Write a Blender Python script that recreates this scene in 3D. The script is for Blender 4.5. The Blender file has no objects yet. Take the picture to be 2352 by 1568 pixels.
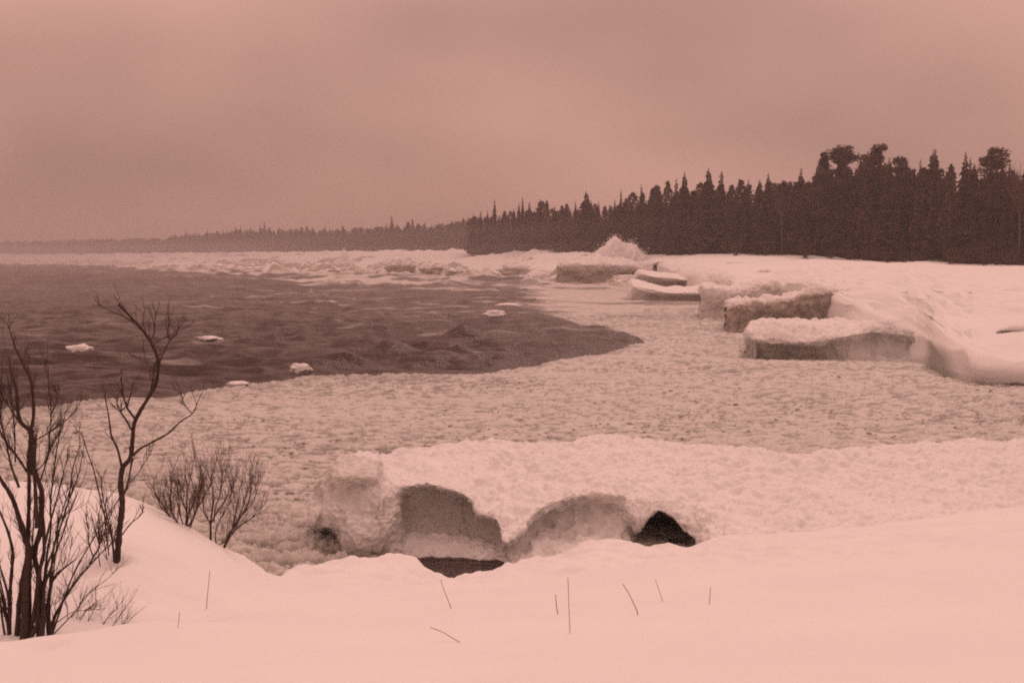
import bpy, math, random
import numpy as np
from mathutils import Vector

rnd = random.Random(7)
S = bpy.context.scene
COL = S.collection

# ------------------------------------------------------------------ camera
H = 6.0                       # eye height above the lake
F = 2614.0                    # focal length in view units (frame is 2352 x 1568 units)
PITCH = math.atan(198 / F)
cam_d = bpy.data.cameras.new('camera'); cam = bpy.data.objects.new('camera', cam_d); COL.objects.link(cam)
cam_d.sensor_width = 36.0; cam_d.lens = 36.0 * F / 2352.0
cam_d.clip_start = 0.1; cam_d.clip_end = 9000
cam.location = (0, 0, H); cam.rotation_euler = (math.pi / 2 - PITCH, 0, 0)
S.camera = cam

# ------------------------------------------------------------------ sky, sun, exposure
SKY_H = (4.70, 2.40, 1.90)
SKY_Z = (4.90, 2.90, 2.48)       # overhead the cloud is whiter       # horizon colour of the cloud deck (times strength 0.1)
w = bpy.data.worlds.new('World'); S.world = w; w.use_nodes = True
nt = w.node_tree; nt.nodes.clear()
def wn(t, **k):
    n = nt.nodes.new(t)
    for a, b in k.items(): setattr(n, a, b)
    return n
SUN_EL, SUN_ROT = math.radians(48), math.radians(20)
out = wn('ShaderNodeOutputWorld'); bg = wn('ShaderNodeBackground'); bg.inputs['Strength'].default_value = 0.1
sky = wn('ShaderNodeTexSky', sky_type='NISHITA', sun_disc=False, sun_elevation=SUN_EL, sun_rotation=SUN_ROT)
tc = wn('ShaderNodeTexCoord'); sep = wn('ShaderNodeSeparateXYZ'); nt.links.new(tc.outputs['Generated'], sep.inputs[0])
mx = wn('ShaderNodeMath', operation='MAXIMUM'); nt.links.new(sep.outputs['Z'], mx.inputs[0]); mx.inputs[1].default_value = 0
ma = wn('ShaderNodeMath', operation='MULTIPLY_ADD'); nt.links.new(mx.outputs[0], ma.inputs[0]); ma.inputs[1].default_value = 1.25; ma.inputs[2].default_value = 1.0
mp = wn('ShaderNodeMapping'); mp.inputs['Scale'].default_value = (1, 1, 2.2); mp.inputs['Location'].default_value = (0.35, 0.0, 0.1)
nt.links.new(tc.outputs['Generated'], mp.inputs[0])
nz = wn('ShaderNodeTexNoise'); nz.inputs['Scale'].default_value = 2.6; nz.inputs['Detail'].default_value = 3.0; nz.inputs['Roughness'].default_value = 0.35
nt.links.new(mp.outputs[0], nz.inputs['Vector'])
mr = wn('ShaderNodeMapRange'); nt.links.new(nz.outputs['Fac'], mr.inputs['Value'])
for k, v in (('From Min', 0.3), ('From Max', 0.7), ('To Min', 0.70), ('To Max', 1.30)): mr.inputs[k].default_value = v
mm = wn('ShaderNodeMath', operation='MULTIPLY'); nt.links.new(ma.outputs[0], mm.inputs[0]); nt.links.new(mr.outputs[0], mm.inputs[1])
vs = wn('ShaderNodeVectorMath', operation='SCALE'); cm = wn('ShaderNodeMix', data_type='RGBA'); cm.inputs['A'].default_value = (*SKY_H, 1); cm.inputs['B'].default_value = (*SKY_Z, 1); nt.links.new(mx.outputs[0], cm.inputs['Factor']); nt.links.new(cm.outputs['Result'], vs.inputs[0]); nt.links.new(mm.outputs[0], vs.inputs['Scale'])
mix = wn('ShaderNodeMix', data_type='RGBA'); mix.inputs['Factor'].default_value = 0.97
nt.links.new(sky.outputs[0], mix.inputs['A']); nt.links.new(vs.outputs[0], mix.inputs['B'])
nt.links.new(mix.outputs['Result'], bg.inputs['Color']); nt.links.new(bg.outputs[0], out.inputs['Surface'])

sd = bpy.data.lights.new('sun', 'SUN'); sun = bpy.data.objects.new('sun', sd); COL.objects.link(sun)
sd.energy = 0.8; sd.angle = math.radians(30); sd.color = (1.0, 0.67, 0.58)
d_ = Vector((math.sin(SUN_ROT) * math.cos(SUN_EL), math.cos(SUN_ROT) * math.cos(SUN_EL), math.sin(SUN_EL)))
sun.rotation_euler = d_.to_track_quat('Z', 'Y').to_euler()
S.view_settings.view_transform = 'Standard'; S.view_settings.look = 'None'
S.view_settings.exposure = 0.0; S.view_settings.gamma = 1.0; S.view_settings.use_curve_mapping = False
S.render.engine = 'CYCLES'
S.cycles.max_bounces = 6; S.cycles.diffuse_bounces = 3; S.cycles.glossy_bounces = 2; S.cycles.volume_bounces = 0
S.cycles.use_denoising = False
S.cycles.filter_width = 1.9

# ------------------------------------------------------------------ helpers
CP, SP = math.cos(PITCH), math.sin(PITCH)
def at(vx, vy, d):
    """world point seen at view position (vx,vy), at distance d along Y"""
    ry = CP * F - (vy - 784) * SP; rz = -SP * F - (vy - 784) * CP
    t = d / ry
    return ((vx - 1176) * t, d, H + rz * t)
def at_z(vx, z, d):
    dep = d * CP + (H - z) * SP
    return ((vx - 1176) / F * dep, d, z)
def on_water(vx, vy, z=0.0):
    ry = CP * F - (vy - 784) * SP; rz = -SP * F - (vy - 784) * CP
    t = (z - H) / rz
    return ((vx - 1176) * t, ry * t, z)

_R = np.random.RandomState(3)
PERM = np.arange(256); _R.shuffle(PERM); PERM = np.concatenate([PERM, PERM, PERM])
GR = _R.normal(size=(256, 3)); GR /= np.linalg.norm(GR, axis=1)[:, None]
def perlin(x, y, z):
    x, y, z = np.broadcast_arrays(x, y, z)
    xi, yi, zi = np.floor(x).astype(int), np.floor(y).astype(int), np.floor(z).astype(int)
    xf, yf, zf = x - xi, y - yi, z - zi
    xi &= 255; yi &= 255; zi &= 255
    fu, fv, fw = (t * t * t * (t * (t * 6 - 15) + 10) for t in (xf, yf, zf))
    def g(a, b, c):
        h = PERM[PERM[PERM[xi + a] + yi + b] + zi + c]; q = GR[h]
        return q[..., 0] * (xf - a) + q[..., 1] * (yf - b) + q[..., 2] * (zf - c)
    l = lambda a, b, t: a + t * (b - a)
    return 1.6 * l(l(l(g(0, 0, 0), g(1, 0, 0), fu), l(g(0, 1, 0), g(1, 1, 0), fu), fv),
             l(l(g(0, 0, 1), g(1, 0, 1), fu), l(g(0, 1, 1), g(1, 1, 1), fu), fv), fw)
def fbm(x, y, z, octv=3, gain=0.5):
    s, a, f = 0, 1.0, 1.0
    for i in range(octv):
        s = s + a * perlin(x * f + 17 * i, y * f + 31 * i, z * f + 7 * i); a *= gain; f *= 2.03
    return s
def worley(x, y, z=None, seed=0):
    """distance to the nearest feature point (2D), vectorised"""
    xi, yi = np.floor(x).astype(int), np.floor(y).astype(int)
    best = np.full(np.shape(x), 9.0)
    for a in (-1, 0, 1):
        for b in (-1, 0, 1):
            cx, cy = xi + a, yi + b
            h = PERM[PERM[(cx + seed) & 255] + (cy & 255)]
            h2 = PERM[h + 77]
            dx = cx + h / 255.0 - x; dy = cy + h2 / 255.0 - y
            best = np.minimum(best, dx * dx + dy * dy)
    return np.sqrt(best)
def sstep(a, b, x):
    t = np.clip((x - a) / (b - a), 0, 1); return t * t * (3 - 2 * t)

def pchip(x, Y, q):
    """monotone cubic through (x, Y[..]) along axis 0"""
    x = np.asarray(x, float); Y = np.asarray(Y, float); q = np.clip(q, x[0], x[-1])
    h = np.diff(x); sh = (len(h),) + (1,) * (Y.ndim - 1); h_ = h.reshape(sh)
    dl = np.diff(Y, axis=0) / h_
    m = np.zeros_like(Y)
    if len(x) > 2:
        a, b = dl[:-1], dl[1:]
        w1 = 2 * h_[1:] + h_[:-1]; w2 = h_[1:] + 2 * h_[:-1]
        ok = a * b > 0
        with np.errstate(divide='ignore', invalid='ignore'):
            mm = (w1 + w2) / (w1 / a + w2 / b)
        m[1:-1] = np.where(ok, mm, 0)
    m[0] = dl[0]; m[-1] = dl[-1]
    i = np.clip(np.searchsorted(x, q, side='right') - 1, 0, len(x) - 2)
    t = ((q - x[i]) / h[i]).reshape((-1,) + (1,) * (Y.ndim - 1)); hh = h[i].reshape(t.shape)
    return ((2 * t**3 - 3 * t**2 + 1) * Y[i] + (t**3 - 2 * t**2 + t) * hh * m[i]
            + (-2 * t**3 + 3 * t**2) * Y[i + 1] + (t**3 - t**2) * hh * m[i + 1])

def tag(o, label=None, cat=None, group=None, kind=None):
    for k, v in (('label', label), ('category', cat), ('group', group), ('kind', kind)):
        if v: o[k] = v
    return o
def empty(name, loc=(0, 0, 0)):
    o = bpy.data.objects.new(name, None); COL.objects.link(o); o.location = loc; return o
def grid_mesh(name, P, mat, attrs=None, parent=None, flip=False):
    nu, nv = P.shape[:2]
    me = bpy.data.meshes.new(name)
    V = P.reshape(-1, 3).astype(np.float32)
    i = np.arange(nu - 1)[:, None] * nv + np.arange(nv - 1)[None, :]
    q = np.stack([i, i + nv, i + nv + 1, i + 1], -1).reshape(-1, 4)
    if flip: q = q[:, ::-1]
    n = len(q)
    me.vertices.add(len(V)); me.vertices.foreach_set('co', V.ravel())
    me.loops.add(n * 4); me.loops.foreach_set('vertex_index', q.ravel().astype(np.int32))
    me.polygons.add(n); me.polygons.foreach_set('loop_start', (np.arange(n) * 4).astype(np.int32))
    me.polygons.foreach_set('loop_total', np.full(n, 4, np.int32))
    me.polygons.foreach_set('use_smooth', np.ones(n, bool))
    me.update(calc_edges=True)
    for k, a in (attrs or {}).items():
        at_ = me.attributes.new(k, 'FLOAT', 'POINT'); at_.data.foreach_set('value', a.ravel().astype(np.float32))
    me.materials.append(mat)
    o = bpy.data.objects.new(name, me); COL.objects.link(o)
    if parent: o.parent = parent
    return o

class MB:
    def __init__(s): s.v = []; s.f = []
    def tube(s, pts, r0, r1, sides=6, wob=0.0, power=1.0):
        pts = [Vector(p) for p in pts]
        n = len(pts); base = len(s.v); ref = Vector((0.31, 0.9, 0.2))
        for i, p in enumerate(pts):
            t = (pts[min(i + 1, n - 1)] - pts[max(i - 1, 0)])
            if t.length < 1e-9: t = Vector((0, 0, 1))
            t.normalize(); a = t.cross(ref)
            if a.length < 1e-3: a = t.cross(Vector((1, 0, 0)))
            a.normalize(); b = t.cross(a)
            r = r0 + (r1 - r0) * (i / max(n - 1, 1)) ** power
            r *= 1 + wob * (rnd.random() - .5)
            for k in range(sides):
                an = 2 * math.pi * k / sides
                s.v.append(p + (a * math.cos(an) + b * math.sin(an)) * r)
        for i in range(n - 1):
            for k in range(sides):
                k2 = (k + 1) % sides
                s.f.append((base + i * sides + k, base + i * sides + k2, base + (i + 1) * sides + k2, base + (i + 1) * sides + k))
        s.f.append(tuple(base + k for k in range(sides))[::-1]); s.f.append(tuple(base + (n - 1) * sides + k for k in range(sides)))
    def poly(s, *p):
        b = len(s.v); s.v.extend(Vector(q) for q in p); s.f.append(tuple(range(b, b + len(p))))
    def build(s, name, mat, parent=None, smooth=False, origin=None):
        me = bpy.data.meshes.new(name)
        o3 = Vector(origin) if origin is not None else Vector((0, 0, 0))
        me.from_pydata([tuple(p - o3) for p in s.v], [], s.f); me.materials.append(mat)
        if smooth: me.polygons.foreach_set('use_smooth', [True] * len(me.polygons))
        me.update()
        o = bpy.data.objects.new(name, me); COL.objects.link(o)
        if parent: o.parent = parent
        return o

# ------------------------------------------------------------------ materials
def new_mat(name):
    m = bpy.data.materials.new(name); m.use_nodes = True; t = m.node_tree
    b = t.nodes['Principled BSDF']
    return m, t, b
def nd(t, typ, **k):
    n = t.nodes.new(typ)
    for a, v in k.items(): setattr(n, a, v)
    return n
def noise_node(t, scale, detail=4, rough=0.55, sc=(1, 1, 1)):
    tc = nd(t, 'ShaderNodeTexCoord'); mp = nd(t, 'ShaderNodeMapping'); mp.inputs['Scale'].default_value = sc
    n = nd(t, 'ShaderNodeTexNoise'); n.inputs['Scale'].default_value = scale; n.inputs['Detail'].default_value = detail
    n.inputs['Roughness'].default_value = rough
    t.links.new(tc.outputs['Object'], mp.inputs[0]); t.links.new(mp.outputs[0], n.inputs['Vector'])
    return n
def ramp(t, src, stops):
    r = nd(t, 'ShaderNodeValToRGB'); e = r.color_ramp.elements
    while len(e) < len(stops): e.new(0.5)
    for q, (p, c) in zip(e, stops): q.position = p; q.color = (*c, 1) if len(c) == 3 else c
    t.links.new(src, r.inputs[0]); return r
def mixc(t, fac, a, b):
    m = nd(t, 'ShaderNodeMix', data_type='RGBA')
    t.links.new(fac, m.inputs['Factor']); 
    for k, v in (('A', a), ('B', b)):
        if isinstance(v, tuple): m.inputs[k].default_value = (*v, 1)
        else: t.links.new(v, m.inputs[k])
    return m.outputs['Result']
def bump(t, b, hs, strength, dist):
    prev = None
    for h, s_, d in zip(hs, strength, dist):
        n = nd(t, 'ShaderNodeBump'); n.inputs['Strength'].default_value = s_; n.inputs['Distance'].default_value = d
        t.links.new(h, n.inputs['Height'])
        if prev is not None: t.links.new(prev.outputs[0], n.inputs['Normal'])
        prev = n
    t.links.new(prev.outputs[0], b.inputs['Normal'])
def attr(t, name):
    a = nd(t, 'ShaderNodeAttribute'); a.attribute_name = name; return a.outputs['Fac']

def snow_ice_mat(name, snow=(0.82, 0.815, 0.80), ice=(0.27, 0.275, 0.25), ice2=(0.46, 0.455, 0.415), lump=0.03, mottle=9, ragged=0.5, lo=0.55, hi=0.95, m0=0.32, m1=0.72):
    m, t, b = new_mat(name)
    n1 = noise_node(t, 0.7, 5, 0.6); n2 = noise_node(t, mottle, 5, 0.62); n3 = noise_node(t, 60, 3, 0.6)
    sc = ramp(t, n1.outputs['Fac'], [(0.3, tuple(c * 0.95 for c in snow)), (0.7, snow)])
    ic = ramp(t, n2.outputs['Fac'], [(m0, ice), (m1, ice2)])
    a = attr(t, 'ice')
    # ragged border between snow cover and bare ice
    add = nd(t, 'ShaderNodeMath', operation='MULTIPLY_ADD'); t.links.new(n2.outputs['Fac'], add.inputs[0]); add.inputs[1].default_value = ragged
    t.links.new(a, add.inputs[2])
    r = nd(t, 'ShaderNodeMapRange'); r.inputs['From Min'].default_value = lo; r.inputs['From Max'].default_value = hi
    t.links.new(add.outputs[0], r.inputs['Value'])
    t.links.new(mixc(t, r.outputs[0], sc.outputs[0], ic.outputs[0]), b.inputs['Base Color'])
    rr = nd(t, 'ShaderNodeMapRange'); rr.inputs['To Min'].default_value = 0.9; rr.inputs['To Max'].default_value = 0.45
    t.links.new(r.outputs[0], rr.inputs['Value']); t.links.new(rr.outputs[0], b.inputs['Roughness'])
    bump(t, b, [n2.outputs['Fac'], n3.outputs['Fac']], [0.5, 0.35], [lump, 0.008])
    return m
M_SNOW = snow_ice_mat('snow_smooth', lump=0.014)
M_SHELF = snow_ice_mat('snow_on_ice', lump=0.05)
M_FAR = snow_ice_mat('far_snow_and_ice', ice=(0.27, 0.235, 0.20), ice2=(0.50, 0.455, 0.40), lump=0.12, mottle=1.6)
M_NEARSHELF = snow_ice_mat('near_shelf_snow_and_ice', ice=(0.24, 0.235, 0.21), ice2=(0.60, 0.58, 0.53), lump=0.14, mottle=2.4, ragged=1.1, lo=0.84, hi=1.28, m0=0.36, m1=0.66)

def slush_mat():
    m, t, b = new_mat('slush')
    n1 = noise_node(t, 5, 5, 0.65, (0.6, 1, 1)); n2 = noise_node(t, 22, 3, 0.6); n3 = noise_node(t, 0.16, 4, 0.6, (0.45, 1, 1))
    a = attr(t, 'lump')
    s = nd(t, 'ShaderNodeMath', operation='MULTIPLY_ADD'); t.links.new(n1.outputs['Fac'], s.inputs[0]); s.inputs[1].default_value = 0.5; t.links.new(a, s.inputs[2])
    s2 = nd(t, 'ShaderNodeMath', operation='MULTIPLY_ADD'); t.links.new(n3.outputs['Fac'], s2.inputs[0]); s2.inputs[1].default_value = 0.75; t.links.new(s.outputs[0], s2.inputs[2])
    s3 = nd(t, 'ShaderNodeMath', operation='MULTIPLY'); s3.inputs[1].default_value = 0.8; t.links.new(s2.outputs[0], s3.inputs[0])
    c = ramp(t, s3.outputs[0], [(0.40, (0.17, 0.165, 0.148)), (0.68, (0.345, 0.335, 0.30)), (1.0, (0.57, 0.55, 0.51))])
    t.links.new(c.outputs[0], b.inputs['Base Color']); b.inputs['Roughness'].default_value = 0.6
    bump(t, b, [n1.outputs['Fac'], n2.outputs['Fac']], [0.8, 0.4], [0.05, 0.015])
    return m
M_SLUSH = slush_mat()

def water_mat():
    m, t, b = new_mat('lake_water')
    n1 = noise_node(t, 0.9, 5, 0.65, (0.35, 1.3, 1)); n2 = noise_node(t, 5, 4, 0.6, (0.5, 1.2, 1)); n3 = noise_node(t, 0.5, 6, 0.7, (0.25, 1.0, 1))
    a = attr(t, 'foam')
    s = nd(t, 'ShaderNodeMath', operation='MULTIPLY_ADD'); t.links.new(n3.outputs['Fac'], s.inputs[0]); s.inputs[1].default_value = 0.9; t.links.new(a, s.inputs[2])
    r = nd(t, 'ShaderNodeMapRange'); r.inputs['From Min'].default_value = 0.62; r.inputs['From Max'].default_value = 1.15
    t.links.new(s.outputs[0], r.inputs['Value'])
    n4 = noise_node(t, 2.2, 4, 0.7, (0.4, 1, 1))
    fc = ramp(t, n4.outputs['Fac'], [(0.3, (0.42, 0.40, 0.37)), (0.7, (0.76, 0.74, 0.70))])
    t.links.new(mixc(t, r.outputs[0], (0.034, 0.011, 0.007), fc.outputs[0]), b.inputs['Base Color'])
    rr = nd(t, 'ShaderNodeMapRange'); rr.inputs['To Min'].default_value = 0.18; rr.inputs['To Max'].default_value = 0.85
    t.links.new(r.outputs[0], rr.inputs['Value']); t.links.new(rr.outputs[0], b.inputs['Roughness'])
    b.inputs['IOR'].default_value = 1.33
    bump(t, b, [n1.outputs['Fac'], n2.outputs['Fac']], [1.0, 0.9], [0.40, 0.06])
    return m
M_WATER = water_mat()

def plain(name, c1, c2, scale=8, rough=0.9, sc=(1, 1, 1)):
    m, t, b = new_mat(name)
    n = noise_node(t, scale, 4, 0.6, sc); r = ramp(t, n.outputs['Fac'], [(0.3, c1), (0.7, c2)])
    t.links.new(r.outputs[0], b.inputs['Base Color']); b.inputs['Roughness'].default_value = rough
    return m
M_BARK = plain('dark_wet_bark', (0.020, 0.009, 0.006), (0.060, 0.028, 0.019), 30, 0.8)
M_TWIG = plain('brown_twig', (0.045, 0.020, 0.014), (0.10, 0.048, 0.035), 30)
M_STRAW = plain('dry_grass_stem', (0.24, 0.11, 0.07), (0.38, 0.18, 0.12), 40)
M_NEEDLE = plain('spruce_needles', (0.045, 0.020, 0.012), (0.11, 0.050, 0.031), 0.8)
M_NEEDLE2 = plain('pine_needles', (0.048, 0.022, 0.014), (0.11, 0.052, 0.033), 0.8)
M_TRUNK = plain('tree_trunk_bark', (0.05, 0.038, 0.03), (0.10, 0.08, 0.065), 3, sc=(1, 1, 0.2))
M_SPRAY = plain('white_spray', (0.90, 0.90, 0.90), (0.95, 0.95, 0.95), 2)

# ------------------------------------------------------------------ snow bank (foreground ground)
LINES = {}
def line(name, pts):
    """pts: (vx, vy, d); values under 100 in the vy slot are world heights"""
    W = [at(x, y, d) if y > 100 else at_z(x, y, d) for x, y, d in pts]
    u = np.array([p[0] / p[1] for p in W]); LINES[name] = (u, np.array([p[1] for p in W]), np.array([p[2] for p in W]))
line('b', [(-900, 1590, 4.0), (0, 1580, 4.1), (500, 1572, 4.2), (1200, 1570, 4.2), (2352, 1560, 4.3), (3200, 1540, 4.4)])
line('c', [(-900, 1500, 4.9), (-200, 1488, 5.0), (0, 1476, 5.15), (130, 1462, 5.3), (270, 1441, 5.55), (400, 1432, 5.75), (520, 1440, 5.9), (650, 1446, 6), (1000, 1462, 6), (1450, 1445, 6.3), (2000, 1405, 6.6), (2352, 1385, 6.8), (3200, 1340, 7)])
line('d', [(-900, 4.05, 6.2), (-200, 3.84, 6.2), (0, 3.76, 6.2), (130, 3.72, 6.3), (270, 3.71, 6.6), (400, 3.72, 6.8), (520, 3.72, 7.1), (650, 3.66, 7.3), (1000, 3.50, 8), (1450, 3.45, 8.5), (2000, 3.45, 9), (2352, 3.42, 9.5), (3200, 3.5, 10)])
line('e', [(-900, 4.2, 8), (-200, 4.0, 8), (0, 3.86, 8), (130, 3.84, 8), (270, 3.84, 8), (380, 3.74, 8.3), (480, 3.56, 8.7), (650, 3.14, 9.5), (800, 2.92, 10.3), (1000, 2.72, 11), (1450, 2.68, 12), (2000, 2.62, 13), (2352, 2.60, 14), (3200, 2.7, 15)])
EDGE = [(-900, 1010, 10.8), (-300, 1085, 10.6), (0, 1098, 10.5), (100, 1104, 10.5), (200, 1118, 10.5), (300, 1140, 10.5), (380, 1178, 10.6), (480, 1236, 10.9), (560, 1284, 11.8), (640, 1327, 13), (690, 1307, 14.2), (760, 1300, 14.6), (830, 1290, 15),
        (900, 1281, 15.2), (950, 1297, 15.2), (1000, 1332, 15), (1060, 1342, 14.9), (1130, 1334, 15), (1165, 1306, 15.3), (1200, 1301, 15.4), (1290, 1290, 15.6), (1330, 1268, 15.9),
        (1375, 1251, 16.2), (1450, 1260, 16.3), (1550, 1272, 16.4), (1610, 1267, 16.8), (1645, 1248, 17.2), (1700, 1243, 17.4), (2000, 1215, 18.3), (2352, 1170, 19.3), (3200, 1090, 21)]
line('f', EDGE)
UT = np.linspace(-0.75, 0.85, 900); DT = np.linspace(3.0, 24.0, 900)
TAB = np.zeros((len(UT), len(DT)))
def evl(n): 
    u, d, z = LINES[n]; return pchip(u, np.stack([d, z], 1), UT)
L = [evl(k) for k in 'bcdef']
for i in range(len(UT)):
    ds = [1.0, 3.0] + [l[i, 0] for l in L]; zs = [4.62, 4.55] + [l[i, 1] for l in L]
    de, ze = ds[-1], zs[-1]
    ds += [de + 0.22, de + 0.75, de + 1.3]; zs += [ze - 0.10, ze - 1.1, -0.6]
    TAB[i] = pchip(ds, np.array(zs), np.minimum(DT, ds[-1]))
def bank_base(x, y):
    y2 = np.maximum(y, 3.0); u = np.clip(x / y2, UT[0], UT[-1] - 1e-6); d = np.clip(y2, DT[0], DT[-1] - 1e-6)
    a = (u - UT[0]) / (UT[1] - UT[0]); b = (d - DT[0]) / (DT[1] - DT[0])
    i = np.clip(a.astype(int), 0, len(UT) - 2); j = np.clip(b.astype(int), 0, len(DT) - 2); fa = a - i; fb = b - j
    return (TAB[i, j] * (1 - fa) * (1 - fb) + TAB[i + 1, j] * fa * (1 - fb) + TAB[i, j + 1] * (1 - fa) * fb + TAB[i + 1, j + 1] * fa * fb)
DENTS = []
for vx, vy, d, rd, dp in [(717, 1350, 12.4, 0.28, 0.17), (848, 1325, 13.2, 0.16, 0.08), (1180, 1328, 13.8, 0.22, 0.12), (1290, 1316, 14, 0.13, 0.06), (1500, 1300, 14.4, 0.15, 0.05), (390, 1395, 7.4, 0.45, 0.07)]:
    DENTS.append((at(vx, vy, d)[0], d, rd, dp))
for vx, vy, d in [(269, 1292, 8.0), (205, 1302, 7.8), (258, 1290, 8.0)]: DENTS.append((at(vx, vy, d)[0], d, 0.09, 0.05))
for vx in (25, 62, 95, 118): DENTS.append((at(vx, 1462, 5.1)[0], 5.1, 0.06, 0.03))
def bank_z(x, y):
    x = np.asarray(x, float); y = np.asarray(y, float)
    z = bank_base(x, y)
    z = z + 0.035 * fbm(x * 0.35, y * 0.5, 0 * x + 3.1, 2) * sstep(1, 5, y)
    rough = sstep(9.5, 12.5, y) * sstep(-4.0, -2.2, x) * (1 - 0.75 * sstep(2.5, 6.5, x))          # lumpy broken edge of the bank
    z = z + rough * (0.09 * fbm(x * 1.5, y * 1.5, 0 * x + 9, 4, 0.6) + 0.09 * np.maximum(0, 0.42 - worley(x * 1.3, y * 1.3)) * 2)
    z = z + 0.016 * fbm(x * 2.2, y * 2.2, 0 * x + 19, 3) * sstep(1, 3, y) + 0.012 * fbm(x * 0.9 + 0.5 * y, y * 3.6, 0 * x + 29, 3) * sstep(2, 4, y)
    for dx, dy, rd, dp in DENTS: z = z - dp * np.exp(-((x - dx) ** 2 + ((y - dy) * 0.8) ** 2) / rd ** 2)
    return z
gx = np.linspace(-13, 17, 680); gy = np.concatenate([np.linspace(-8, 3, 40), np.linspace(3.05, 23, 560)])
X, Y = np.meshgrid(gx, gy, indexing='ij')
Z = bank_z(X, Y)
ice = np.zeros_like(X)
bank = grid_mesh('snow_bank', np.stack([X, Y, Z], -1), M_SNOW, {'ice': ice})
tag(bank, 'smooth snow covered bank in the foreground', kind='structure')
def hit_bank(vx, vy):
    d = 3.5; step = 0.02
    while d < 22:
        p = at(vx, vy, d)
        if p[2] < float(bank_z(np.array([p[0]]), np.array([p[1]]))[0]): return p
        d += 0.05
    return at(vx, vy, 10)

# ------------------------------------------------------------------ lofted snow and ice shapes
def loft(name, cols, nu, nv, mat, lump=0.05, lfreq=1.2, fine=0.02, icerow=None, stones=0.0, parent=None, seed=0.0, flip=False, maxz=None):
    """cols: (vx, [(vy_or_z, d[, dvx]) per row]); icerow: bare-ice value per row or callable"""
    P = []
    for vx, rows in cols:
        r_ = []
        for q in rows:
            dx = q[2] if len(q) > 2 else 0
            r_.append(at(vx + dx, q[0], q[1]) if q[0] > 100 else at_z(vx + dx, q[0], q[1]))
        P.append(r_)
    P = np.array(P)
    t = np.concatenate([[0], np.cumsum(np.linalg.norm(np.diff(P, axis=0), axis=2).mean(1) + 0.01)])
    r = np.concatenate([[0], np.cumsum(np.linalg.norm(np.diff(P, axis=1), axis=2).mean(0) ** 0.8 + 0.05)])
    G = pchip(t, P, np.linspace(0, t[-1], nu))
    G = np.moveaxis(pchip(r, np.moveaxis(G, 1, 0), np.linspace(0, r[-1], nv)), 0, 1)
    du = np.gradient(G, axis=0); dv = np.gradient(G, axis=1); N = np.cross(du, dv)
    N /= np.linalg.norm(N, axis=2)[..., None] + 1e-9
    if flip: N = -N
    x, y, z = G[..., 0], G[..., 1], G[..., 2]
    d = lump * fbm(x * lfreq + seed, y * lfreq, z * lfreq, 3) + fine * fbm(x * lfreq * 5 + seed, y * lfreq * 5, z * lfreq * 5, 3, 0.6)
    if stones: 
        msk = sstep(0.0, 0.5, perlin(x * lfreq * 0.4 + seed, y * lfreq * 0.4, z * 0 + 5.5) + 0.3)
        d = d + stones * msk * np.maximum(0, 0.45 - worley(x * lfreq * 1.7, y * lfreq * 1.7)) * 2 + stones * 0.6 * np.maximum(0, 0.4 - worley(x * lfreq * 4.1, y * lfreq * 4.1, seed=9))
    G = G + N * d[..., None]
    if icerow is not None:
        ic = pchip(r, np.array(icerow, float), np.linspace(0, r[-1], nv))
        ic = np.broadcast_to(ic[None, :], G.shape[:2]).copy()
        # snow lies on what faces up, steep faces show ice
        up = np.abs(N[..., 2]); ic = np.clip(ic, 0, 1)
    else: ic = np.zeros(G.shape[:2])
    return grid_mesh(name, G, mat, {'ice': ic}, parent, flip=not flip)

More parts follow.
